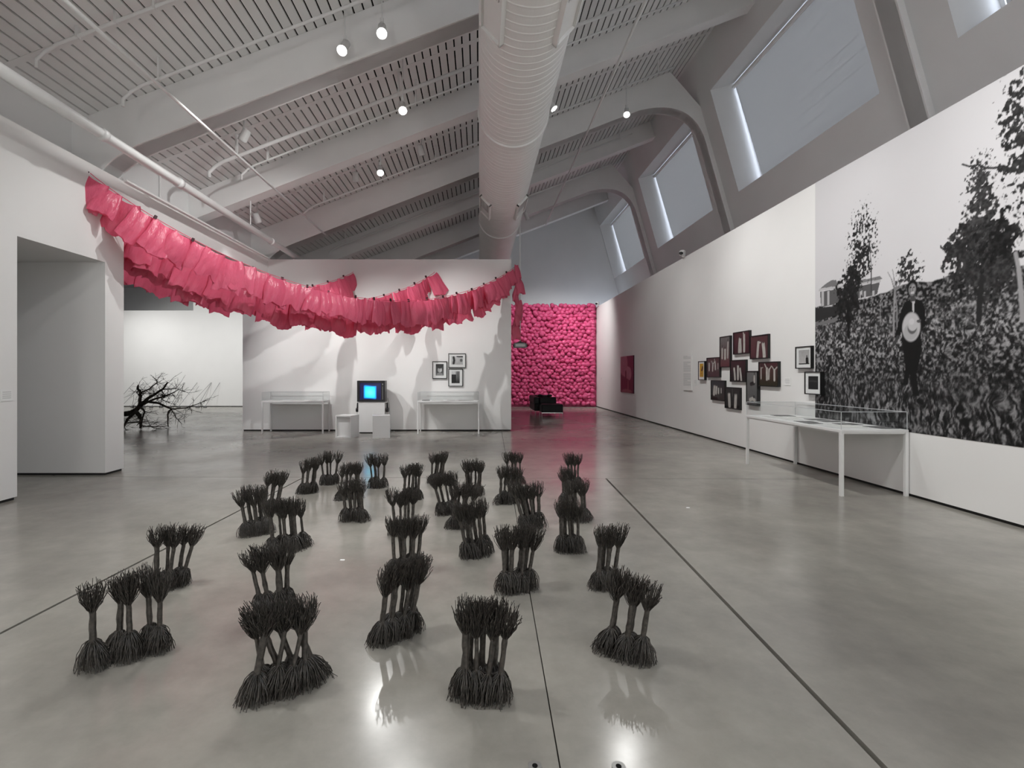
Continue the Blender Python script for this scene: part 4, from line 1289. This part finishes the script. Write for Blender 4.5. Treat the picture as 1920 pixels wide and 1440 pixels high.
def stem_meshes(rg, base, top, Ht, rc, rs_, rt, detail):
    base = np.array(base); top = np.array(top)
    h0 = Ht * rg.uniform(0.25, 0.31); h1 = Ht * rg.uniform(0.66, 0.72)
    def axis(z):
        t = z / Ht
        b = np.sin(t * np.pi) * bend
        return base[None] * (1 - t)[:, None] + top[None] * t[:, None] + b[:, None] * bdir[None]
    bend = rg.uniform(-0.012, 0.012); a = rg.uniform(0, 6.28); bdir = np.array([np.cos(a), np.sin(a)])
    # trunk
    S, n = 11, 10
    z = np.linspace(0.02, h1 + 0.02, S)
    xy = axis(z)
    tt = (z - z[0]) / (z[-1] - z[0])
    rad = rt * (1 + 0.55 * np.exp(-tt * 4.5) + 0.25 * np.clip(tt - 0.8, 0, 1) * 5 * 0.5) * (1 + 0.06 * rg.standard_normal(S))
    th = np.arange(n) * 2 * np.pi / n
    tw = tt[:, None] * 4 + th[None]
    rad2 = rad[:, None] * (1 + 0.10 * np.cos(5 * tw))
    V = np.zeros((S, n, 3))
    V[..., 0] = xy[:, 0, None] + rad2 * np.cos(th); V[..., 1] = xy[:, 1, None] + rad2 * np.sin(th); V[..., 2] = z[:, None]
    idx = np.arange(S * n).reshape(S, n); nx = np.roll(idx, -1, 1)
    Ft = np.stack([idx[:-1], nx[:-1], nx[1:], idx[1:]], -1).reshape(-1, 4)
    trunk = np_mesh('stem', V, Ft, MWIRE, True)
    # crown
    nc = int(64 * detail); Sx = 6
    s = np.linspace(0, 1, Sx)[None]
    ang = rg.uniform(0, 2 * np.pi, nc)[:, None]
    rho = np.sqrt(rg.uniform(0.02, 1, nc))[:, None] * rg.uniform(0.88, 1.12, nc)[:, None]
    zt = Ht * (1 + rg.uniform(-0.10, 0.06, nc))[:, None] - 0.016 * rho ** 2
    zs = h1 - 0.015 + rg.uniform(-.012, .012, nc)[:, None]
    zz = zs + (zt - zs) * s
    rr = rc * rho * (0.55 * s ** 0.8 + 0.45 * np.sin(np.clip(s * 1.3, 0, 1) * np.pi / 2)) + rt * 0.6
    ax = axis(zz.ravel()).reshape(nc, Sx, 2)
    wig = rg.normal(0, 0.0058, (nc, Sx, 2)) * s[..., None]
    P = np.zeros((nc, Sx, 3))
    P[..., 0] = ax[..., 0] + rr * np.cos(ang) + wig[..., 0]
    P[..., 1] = ax[..., 1] + rr * np.sin(ang) + wig[..., 1]
    P[..., 2] = zz
    Vc, Fc = wires(P, 0.0026, 0.0018)
    crown = np_mesh('crown_wires', Vc, Fc, MWIRE, True)
    # roots
    nr = int(86 * detail); Sx = 7
    s = np.linspace(0, 1, Sx)[None]
    ang = rg.uniform(0, 2 * np.pi, nr)[:, None]
    rho = np.sqrt(rg.uniform(0.05, 1, nr))[:, None] * rg.uniform(0.85, 1.18, nr)[:, None]
    zs = h0 + rg.uniform(-.02, .012, nr)[:, None]
    zz = zs * (1 - s ** 1.7) + 0.002
    rr = rs_ * rho * (0.90 * np.sin(s * np.pi / 2) + 0.10 * s ** 5) + rt * 0.9
    ax = axis(zz.ravel()).reshape(nr, Sx, 2)
    wig = rg.normal(0, 0.005, (nr, Sx, 2)) * s[..., None]
    P = np.zeros((nr, Sx, 3))
    P[..., 0] = ax[..., 0] + rr * np.cos(ang) + wig[..., 0]
    P[..., 1] = ax[..., 1] + rr * np.sin(ang) + wig[..., 1]
    P[..., 2] = zz
    Vr, Fr_ = wires(P, 0.0028, 0.0018)
    roots = np_mesh('root_wires', Vr, Fr_, MWIRE, True)
    return trunk, crown, roots

SC = [  # base centre row, base span, top span, stems, depth skew, cross, label
    (1228, 182, 310, 185, 303, 5, .17, 0, 'five-stemmed wire sculpture at the far left front'),
    (1100, 288, 352, 290, 380, 5, .10, 0, 'right-leaning wire sculpture astride the left floor joint, just behind the far left front one'),
    (1290, 462, 610, 458, 592, 8, .12, 1, 'large wire sculpture with crossing X-shaped stems at the left front'),
    (1145, 483, 548, 457, 545, 6, .06, 0, 'left-leaning wire sculpture rising directly behind the crossing-stem one'),
    (1030, 505, 580, 497, 570, 6, .10, 0, 'wire sculpture behind the left-leaning one, left middle of the field'),
    (1000, 455, 512, 443, 497, 5, .08, 0, 'leftmost wire sculpture of the middle rows, on the left floor joint'),
    (958, 488, 530, 497, 545, 5, .0, 0, 'right-leaning wire sculpture at the left edge, just below the joint corner'),
    (924, 558, 596, 562, 602, 5, .05, 0, 'wire sculpture on the left end of the rear floor joint'),
    (908, 600, 634, 596, 641, 4, .0, 0, 'four-stemmed wire sculpture at the back left below the left stool'),
    (935, 628, 682, 637, 682, 5, .05, 0, 'wire sculpture half hidden behind another, below the television plinth'),
    (914, 690, 727, 685, 728, 4, .0, 0, 'wire sculpture standing in the blue reflection of the television'),
    (975, 638, 695, 633, 690, 5, .0, 0, 'wire sculpture with flat skirt in front of the half hidden one below the plinth'),
    (936, 748, 794, 752, 796, 5, .05, 0, 'wire sculpture at the back middle, left of the shared rear gap'),
    (1000, 731, 785, 729, 790, 5, .05, 0, 'wire sculpture second of the middle column, behind the squat crowned one'),
    (1075, 728, 798, 722, 804, 6, .05, 0, 'wire sculpture in the middle column right behind the tall front middle one'),
    (1190, 697, 790, 713, 812, 7, .12, 0, 'tall wire sculpture at the front of the middle column, leaning right'),
    (905, 800, 836, 806, 841, 5, .0, 0, 'small looking wire sculpture at the back below the right display table, left one'),
    (928, 868, 908, 862, 912, 6, .0, 0, 'wire sculpture at the back below the right display table, right one'),
    (962, 818, 870, 803, 860, 5, .05, 0, 'wire sculpture just in front of the small back one, right of the middle column'),
    (988, 836, 886, 843, 905, 5, .0, 0, 'wire sculpture squeezed between two others in the dense centre group'),
    (1040, 862, 925, 845, 918, 6, .08, 0, 'front wire sculpture of the dense centre group'),
    (908, 945, 985, 943, 983, 4, .0, 0, 'rearmost wire sculpture at the left edge of the pink floor reflection'),
    (943, 925, 985, 928, 980, 5, .06, 0, 'wire sculpture in front of the rearmost one at the pink reflection edge'),
    (988, 972, 1022, 950, 1018, 7, .06, 0, 'strongly left-leaning wire sculpture right of the centre joint'),
    (1104, 930, 1005, 928, 1020, 7, .05, 0, 'wire sculpture standing on the thin centre joint, second row'),
    (912, 1058, 1095, 1055, 1095, 4, .0, 0, 'rearmost wire sculpture of the right hand column'),
    (944, 1048, 1086, 1042, 1083, 4, .0, 0, 'second from the rear in the right hand column of wire sculptures'),
    (976, 1060, 1112, 1058, 1110, 4, .0, 0, 'third from the rear in the right hand column of wire sculptures'),
    (1032, 1040, 1096, 1038, 1092, 5, .0, 0, 'fourth from the rear in the right hand column, round skirted wire sculpture'),
    (1098, 1102, 1165, 1113, 1177, 5, .05, 0, 'wire sculpture right behind the front right one'),
    (1224, 1115, 1213, 1140, 1230, 5, -.08, 0, 'wire sculpture at the front right, leaning right'),
    (1300, 845, 957, 853, 975, 7, -.02, 0, 'nearest wire sculpture, upright, at the front centre'),
]
for k, (yc, xb0, xb1, xt0, xt1, n, dz, crs, lab) in enumerate(SC):
    rg = np.random.default_rng(100 + k)
    Zc = F * H / (yc - VY)
    Ht = 0.43 * rg.uniform(0.97, 1.03)
    cx = ((xb0 + xb1) / 2 - VX) * Zc / F
    Wb = (xb1 - xb0) * Zc / F
    Wt = (xt1 - xt0) * Zc / F * 1.0
    lean = ((xt0 + xt1) / 2 - VX) * Zc / F - cx
    root = tag(empty('wire_sculpture', (cx, Zc, 0)), lab, 'sculpture', 'wire rope sculptures on the gallery floor')
    rc = min(0.058, Wt * 0.215); rs_ = min(0.070, Wb * 0.25)
    hb = Wb / 2 - rs_; ht = Wt / 2 - rc
    det = 1.5 if Zc < 3.2 else (1.15 if Zc < 5 else 0.9)
    for i in range(n):
        t = -1 + 2 * i / (n - 1)
        off = (0.034 if i % 2 else -0.034) * rg.uniform(0.6, 1.2)
        bx_ = t * hb + rg.normal(0, 0.006); by_ = t * dz / 2 + off
        if crs:
            t2 = -1 + 2 * ((i + (3 if i % 2 == 0 else -3)) / (n - 1))
            t2 = max(-1, min(1, t2))
        else:
            t2 = t
        tx_ = lean + t2 * ht + rg.normal(0, 0.010); ty_ = t2 * dz / 2 + off * 0.8 + rg.normal(0, 0.008)
        tr, cr, rt_ = stem_meshes(rg, (bx_, by_), (tx_, ty_), Ht * rg.uniform(0.95, 1.04), rc, rs_, rg.uniform(0.0105, 0.0175), det)
        st = link('stem', tr, root)
        link('crown_wires', cr, st)
        link('root_wires', rt_, st)

# ------------------------------------------------------------------ pink garlands of bags
def bag_mesh(seed):
    r = np.random.default_rng(seed)
    nu, nv = 12, 15
    w2 = 0.195 * r.uniform(0.88, 1.1); hh = 0.52 * r.uniform(0.88, 1.08)
    u = np.linspace(-1, 1, nu + 1); v = np.linspace(0, 1, nv + 1)
    U, V = np.meshgrid(u, v)
    pw = r.uniform(0.62, 0.8)
    # width profile: gathered near the ties at top, full lower down
    wid = 1 - (1 - pw) * np.exp(-V * 5) + 0.05 * np.sin(V * 6 + r.uniform(0, 6))
    folds = 0
    for q in range(5):
        folds = folds + r.uniform(0.3, 1) * np.sin(U * r.uniform(4, 11) + r.uniform(0, 6.28) + V * r.uniform(-3, 3))
    cr = vnoise(U + 3, V + 2, 3.3, 2.7, seed) - 0.5
    env = np.clip(1 - U ** 4, 0, 1) * (0.25 + 0.75 * np.sin(np.clip(V, 0, 1) * np.pi * 0.92))
    hem = 0.035 * np.sin(U * r.uniform(2, 5) + r.uniform(0, 6)) + 0.02 * r.standard_normal(nu + 1)[None] * 0.5
    sw = r.uniform(-0.06, 0.06)
    X = U * w2 * wid + sw * V ** 2
    Z = -V * (hh + hem) - 0.03 * (1 - U ** 2) * np.exp(-V * 8)
    puff = r.uniform(0.03, 0.075)
    Vs = []
    idxs = []
    for sgn in (1, -1):
        Y = sgn * puff * env + 0.012 * folds * (0.4 + 0.6 * V) * 0.5 + 0.03 * cr * (V + .2) + 0.003 * sgn
        Vs.append(np.stack([X, Y, Z], -1).reshape(-1, 3))
    n1 = (nu + 1) * (nv + 1)
    idx = np.arange(n1).reshape(nv + 1, nu + 1)
    Fa = np.stack([idx[:-1, :-1], idx[:-1, 1:], idx[1:, 1:], idx[1:, :-1]], -1).reshape(-1, 4)
    Fb = Fa[:, ::-1] + n1
    # side seams
    sd = []
    for c in (0, nu):
        a = idx[:-1, c]; b = idx[1:, c]
        sd.append(np.stack([a, b, b + n1, a + n1], -1))
    Fq = np.concatenate([Fa, Fb] + sd)
    return np_mesh('bag', np.concatenate(Vs), Fq, MPINK, True)
BAGS = [bag_mesh(500 + i) for i in range(12)]
KNOT = MB_().box(-0.018, 0.018, -0.014, 0.014, -0.03, 0.03).mesh('tie', MKNOT)
def garland(P0, P1, sag, step, label, seed, shape=None, scale=1.0):
    r = random.Random(seed)
    P0, P1 = Vector(P0), Vector(P1)
    root = tag(empty('bag_garland', P0), label, 'garland', 'pink plastic bag garlands')
    def pt(t):
        p = P0.lerp(P1, t)
        p.z -= sag * (4 * t * (1 - t)) ** 0.92
        return p
    pts = [pt(i / 120) for i in range(121)]
    MB_().tube([p - P0 for p in pts], 0.006, 5).obj('rope', MPINK, root)
    acc = [0]
    for i in range(120):
        acc.append(acc[-1] + (pts[i + 1] - pts[i]).length)
    s = 0.12
    k = 0
    while s < acc[-1] - 0.08:
        i = max(j for j in range(121) if acc[j] <= s)
        i = min(i, 119)
        f = (s - acc[i]) / (acc[i + 1] - acc[i])
        p = pts[i].lerp(pts[i + 1], f)
        d = (pts[i + 1] - pts[i])
        ang = math.atan2(d.y, d.x)
        b = link('bag', BAGS[r.randrange(12)], root)
        b.location = p - P0 + Vector((0, 0, -0.005))
        slope = math.atan2(d.z, math.hypot(d.x, d.y))
        b.rotation_euler = (r.uniform(-0.22, 0.22), -slope * 0.75 + r.uniform(-.06, .06), ang + r.uniform(-0.35, 0.35) + (math.pi if r.random() < .5 else 0) * 0)
        sc = scale * r.uniform(0.9, 1.1)
        b.scale = (sc * r.uniform(.9, 1.15), sc, sc * r.uniform(0.9, 1.08))
        if k % 2 == 0:
            kn = link('tie', KNOT, b)
            kn.location = (-0.15, 0, 0.01)
        s += step * r.uniform(0.75, 1.2)
        k += 1
    return root
garland((XL + 0.03, 7.29, 4.46), (0.93, 13.44, 4.40), 1.33, 0.255, 'frontmost pink bag garland from the left wall to the corner of garland wall', 1)
garland((-6.2, 8.14, 4.32), (0.74, 13.38, 4.12), 1.30, 0.255, 'pink bag garland hanging lowest, just behind the frontmost one', 2)
garland((-6.7, 8.14, 4.45), (-1.2, 13.44, 4.27), 1.22, 0.26, 'pink bag garland ending mid wall above the three photos side', 3)
garland((-7.7, 8.14, 4.5), (-3.38, 13.44, 4.27), 0.95, 0.26, 'pink bag garland ending farthest left on garland wall', 4)
# loose tail of bags round the corner
def tail():
    r = random.Random(9)
    P = Vector((1.0, 13.6, 4.45))
    root = tag(empty('bag_garland', P), 'pink bags trailing down round the right end of garland wall', 'garland', 'pink plastic bag garlands')
    pts = [Vector((-0.02, 0, 0)), Vector((0.06, 0.1, -0.3)), Vector((0.03, 0.14, -0.75)), Vector((0.04, 0.16, -1.2)), Vector((0.02, 0.18, -1.6))]
    MB_().tube(pts, 0.006, 5).obj('rope', MPINK, root)
    for i in range(11):
        t = i / 10 * 3.999
        a = pts[int(t)].lerp(pts[int(t) + 1], t - int(t))
        b = link('bag', BAGS[r.randrange(12)], root)
        b.location = a + Vector((r.uniform(-.03, .05), 0, 0.05))
        b.rotation_euler = (r.uniform(-.2, .2), r.uniform(-.2, .2), r.uniform(0.5, 1.2))
        b.scale = (0.7, 1.0, 0.8)
tail()

# ------------------------------------------------------------------ far wall of inflated pink bags
def pink_wall():
    root = tag(empty('pink_bag_wall', (3.0, ZP, 0)), 'far wall covered from floor to top with inflated glossy pink plastic bags', 'installation')
    MB_().box(-2.6, XR - 3.0 - 0.01, 0.05, 0.3, 0.0, 4.6).obj('backing_board', MPINKB, root)
    def blob(seed, nu=14, nv=9):
        r = np.random.default_rng(seed)
        th = np.linspace(0, 2 * np.pi, nu, endpoint=False); ph = np.linspace(0.0, np.pi, nv)
        TH, PH = np.meshgrid(th, ph)
        n = 1 + 0.28 * (vnoise(np.cos(TH) * 1 + 4, PH * 1.2 + np.sin(TH) + 4, 2.0, 2.0, seed) - 0.5)
        n[0, :] = n[0].mean(); n[-1, :] = n[-1].mean()
        X = n * np.sin(PH) * np.cos(TH); Y = n * np.sin(PH) * np.sin(TH); Z = n * np.cos(PH)
        idx = np.arange(nu * nv).reshape(nv, nu); nx = np.roll(idx, -1, 1)
        Fq = np.stack([idx[:-1], idx[1:], nx[1:], nx[:-1]], -1).reshape(-1, 4)
        return np.stack([X, Y, Z], -1).reshape(-1, 3), Fq
    var = [blob(900 + i) for i in range(8)]
    meshes = [np_mesh('inflated_bag', v, f, MPINKB, True) for v, f in var]
    r = random.Random(77)
    cells = []
    dx, dz = 0.205, 0.15
    ni, nj = int((XR - 0.5) / dx), int(4.68 / dz)
    for j in range(nj):
        for i in range(ni):
            x = 0.6 + (i + 0.5 + (0.5 if j % 2 else 0)) * dx + r.uniform(-.05, .05)
            z = 0.08 + (j + 0.5) * dz + r.uniform(-.04, .04)
            if x > XR - 0.10: x = XR - 0.10 - r.uniform(0, .03)
            cells.append((x, z))
    vis = [c for c in cells if c[0] > 1.6]
    r.shuffle(vis)
    ind = set(vis[:300])
    Vl, Fl, k = [], [], 0
    for c in cells:
        i = r.randrange(8)
        s = Vector((r.uniform(.105, .15), r.uniform(.10, .16), r.uniform(.09, .125)))
        rot = Matrix.Rotation(r.uniform(-.7, .7), 3, 'Y') @ Matrix.Rotation(r.uniform(-.4, .4), 3, 'X')
        loc = Vector((c[0] - 3.0, r.uniform(-.09, .04), max(c[1], 0.15)))
        loc.x = min(loc.x, XR - 3.0 - 0.2)
        if c in ind:
            o = link('inflated_bag', meshes[i], root)
            o.location = loc; o.rotation_euler = rot.to_euler(); o.scale = s
        else:
            v, f = var[i]
            M = np.array(rot) @ np.diag(np.array(s))
            Vl.append(v @ M.T + np.array(loc)); Fl.append(f + k); k += len(v)
    o = link('inflated_bags', np_mesh('inflated_bags', np.concatenate(Vl), np.concatenate(Fl), MPINKB, True), root)
    o['kind'] = 'stuff'
pink_wall()

# ------------------------------------------------------------------ dead tree and leaning rods in the far gallery
def tree():
    Z = 14.1
    base = Vector(px(310, 803, Z)); base.z = 0
    root = tag(empty('dead_tree', base), 'bare dead tree crown lying on its branches on the gallery floor', 'tree')
    r = random.Random(12)
    def c(x, y, dy=0.0):
        p = Vector(px(220 + x / 8, 690 + y / 8, Z))
        return Vector((p.x - base.x, dy, max(p.z, 0.01)))
    main = [
        ('trunk', [(20, 700, .25), (110, 688, .15), (200, 668, .05), (300, 610, 0), (345, 570, 0)], .075, .06),
        ('limb', [(345, 570, 0), (460, 480, -.1), (600, 400, -.15), (740, 320, -.2), (835, 215, -.25)], .055, .018),
        ('limb', [(300, 610, 0), (310, 520, .1), (290, 420, .15), (260, 340, .2), (225, 300, .2), (240, 255, .2)], .05, .02),
        ('limb', [(285, 650, 0), (240, 760, -.25), (220, 905, -.35)], .045, .022),
        ('limb', [(290, 670, 0), (380, 730, -.1), (440, 790, -.2), (430, 905, -.25)], .06, .03),
        ('limb', [(480, 500, -.1), (620, 530, 0), (770, 620, .1), (720, 700, .1), (730, 890, .1)], .035, .014),
        ('limb', [(770, 620, .1), (960, 610, .2), (1110, 550, .3), (1230, 495, .35)], .02, .006),
        ('limb', [(300, 390, .1), (380, 310, .3), (465, 205, .4), (370, 130, .45)], .022, .008),
        ('limb', [(740, 320, -.2), (910, 310, -.1), (1010, 360, 0)], .015, .006),
        ('limb', [(740, 330, -.2), (780, 400, -.3), (770, 580, -.4)], .014, .006),
        ('limb', [(300, 420, .1), (200, 400, .3), (100, 360, .5)], .02, .008),
        ('limb', [(430, 850, -.2), (600, 860, -.3), (880, 850, -.4)], .02, .008),
        ('limb', [(770, 620, .1), (890, 750, 0), (970, 800, -.1)], .014, .005),
        ('limb', [(345, 570, 0), (430, 470, .4), (560, 420, .6), (660, 340, .8)], .04, .01),
        ('limb', [(280, 640, 0), (180, 740, .4), (110, 780, .6)], .04, .015),
        ('limb', [(345, 580, 0), (520, 640, -.3), (540, 740, -.5), (510, 830, -.6)], .03, .01),
        ('limb', [(440, 790, -.2), (300, 800, -.4), (240, 830, -.5)], .02, .008),
    ]
    for nm, pts, r0, r1 in main:
        P = [c(*p) for p in pts]
        # refine with slight wiggle
        Q = []
        for i in range(len(P) - 1):
            for k in range(3):
                q = P[i].lerp(P[i + 1], k / 3)
                if i or k: q = q + Vector((r.uniform(-.012, .012), r.uniform(-.02, .02), r.uniform(-.012, .012)))
                q.z = max(q.z, r1)
                Q.append(q)
        P[-1].z = max(P[-1].z, r1)
        Q.append(P[-1])
        n = len(Q)
        o = MB_().tube(Q, [r0 + (r1 - r0) * i / (n - 1) for i in range(n)], 8).obj(nm, MBARK, root, True)
        # twigs on the limb
        tw = MB_()
        nt_ = 16 if nm == 'limb' else 4
        for k in range(nt_):
            t = r.uniform(0.3, 1.0)
            a = Q[int(t * (n - 1))]
            dirv = Vector((r.uniform(-.5, 1.0), r.uniform(-.8, .8), r.uniform(-.7, .7))).normalized()
            L_ = r.uniform(0.15, 0.55)
            pts2 = [a]
            for q in range(4):
                dirv = (dirv + Vector((r.uniform(-.35, .35), r.uniform(-.35, .35), r.uniform(-.35, .35)))).normalized()
                p = pts2[-1] + dirv * L_ / 4
                p.z = max(p.z, 0.006)
                pts2.append(p)
            rr = r.uniform(.004, .008)
            tw.tube(pts2, [rr, rr * .8, rr * .7, rr * .5, rr * .4], 4)
            for q in range(2):
                a2 = pts2[r.randrange(1, 4)]
                d2 = (dirv + Vector((r.uniform(-.8, .8), r.uniform(-.8, .8), r.uniform(-.8, .8)))).normalized()
                b2 = a2 + d2 * L_ * 0.4; b2.z = max(b2.z, .006)
                tw.tube([a2, a2.lerp(b2, .5) + Vector((0, 0, .01)), b2], [rr * .6, rr * .5, rr * .35], 4)
        to = tw.obj('twigs', MBARK, o, True)
        to['kind'] = 'stuff'
tree()
rr_ = random.Random(5)
MROD = mat('rod_steel', (0.16, 0.16, 0.16), 0.5, 0.4, metal=0.3)
ORD = ['rightmost of the row'] + [w_ + ' from the right' for w_ in ('second', 'third', 'fourth', 'fifth', 'sixth', 'seventh', 'eighth', 'ninth', 'tenth', 'eleventh')]
xs = [-16.3, -15.9, -15.4, -14.9, -14.55, -14.1, -13.7, -13.3, -12.85, -12.45, -12.1]
for i, x in enumerate(xs):
    y0 = 22.75
    root = tag(empty('leaning_rod', (x - 0.35, y0, 0)), 'thin steel rod leaning on the bright far wall, %s' % ORD[len(xs) - 1 - i], 'rod', 'rods leaning on the far gallery wall')
    ln = rr_.uniform(0.35, 0.75) if i < 9 else rr_.uniform(.28, .4)
    MB_().tube([(0, 0, 0.04), (ln * .5, 0.27, 0.58), (ln, 0.54, 1.12)], 0.008, 6).obj('rod', MROD, root)
    MB_().bbox(-0.07, 0.07, -0.05, 0.05, 0.0, 0.045, 0.012).obj('foot', MGRILL, root)

# ------------------------------------------------------------------ floor boxes and scraps
for x, y, lab in ((1003, 1437, 'round steel floor socket at the bottom edge, left one'), (1160, 1438, 'round steel floor socket at the bottom edge, right one')):
    g = gp(x, y)
    o = tag(empty('floor_socket', (g[0], g[1], 0)), lab, 'floor socket', 'round floor sockets')
    MB_().tube([(0, 0, 0.0), (0, 0, 0.003)], 0.027, 24).obj('rim', MBRASS, o)
    MB_().tube([(0, 0, 0.003), (0, 0, 0.0045)], 0.011, 16).obj('plug_hole', MDARK, o)
for x, y, lab in ((642, 1050, 'tiny pale scrap on the floor left of the middle sculptures'), (1290, 952, 'tiny pale floor tab right of the sculptures')):
    g = gp(x, y)
    o = MB_().bbox(-0.02, 0.02, -0.012, 0.012, 0, 0.003, 0.002).obj('floor_tab', MMAT, None, False, (g[0], g[1], 0))
    tag(o, lab, 'tab')
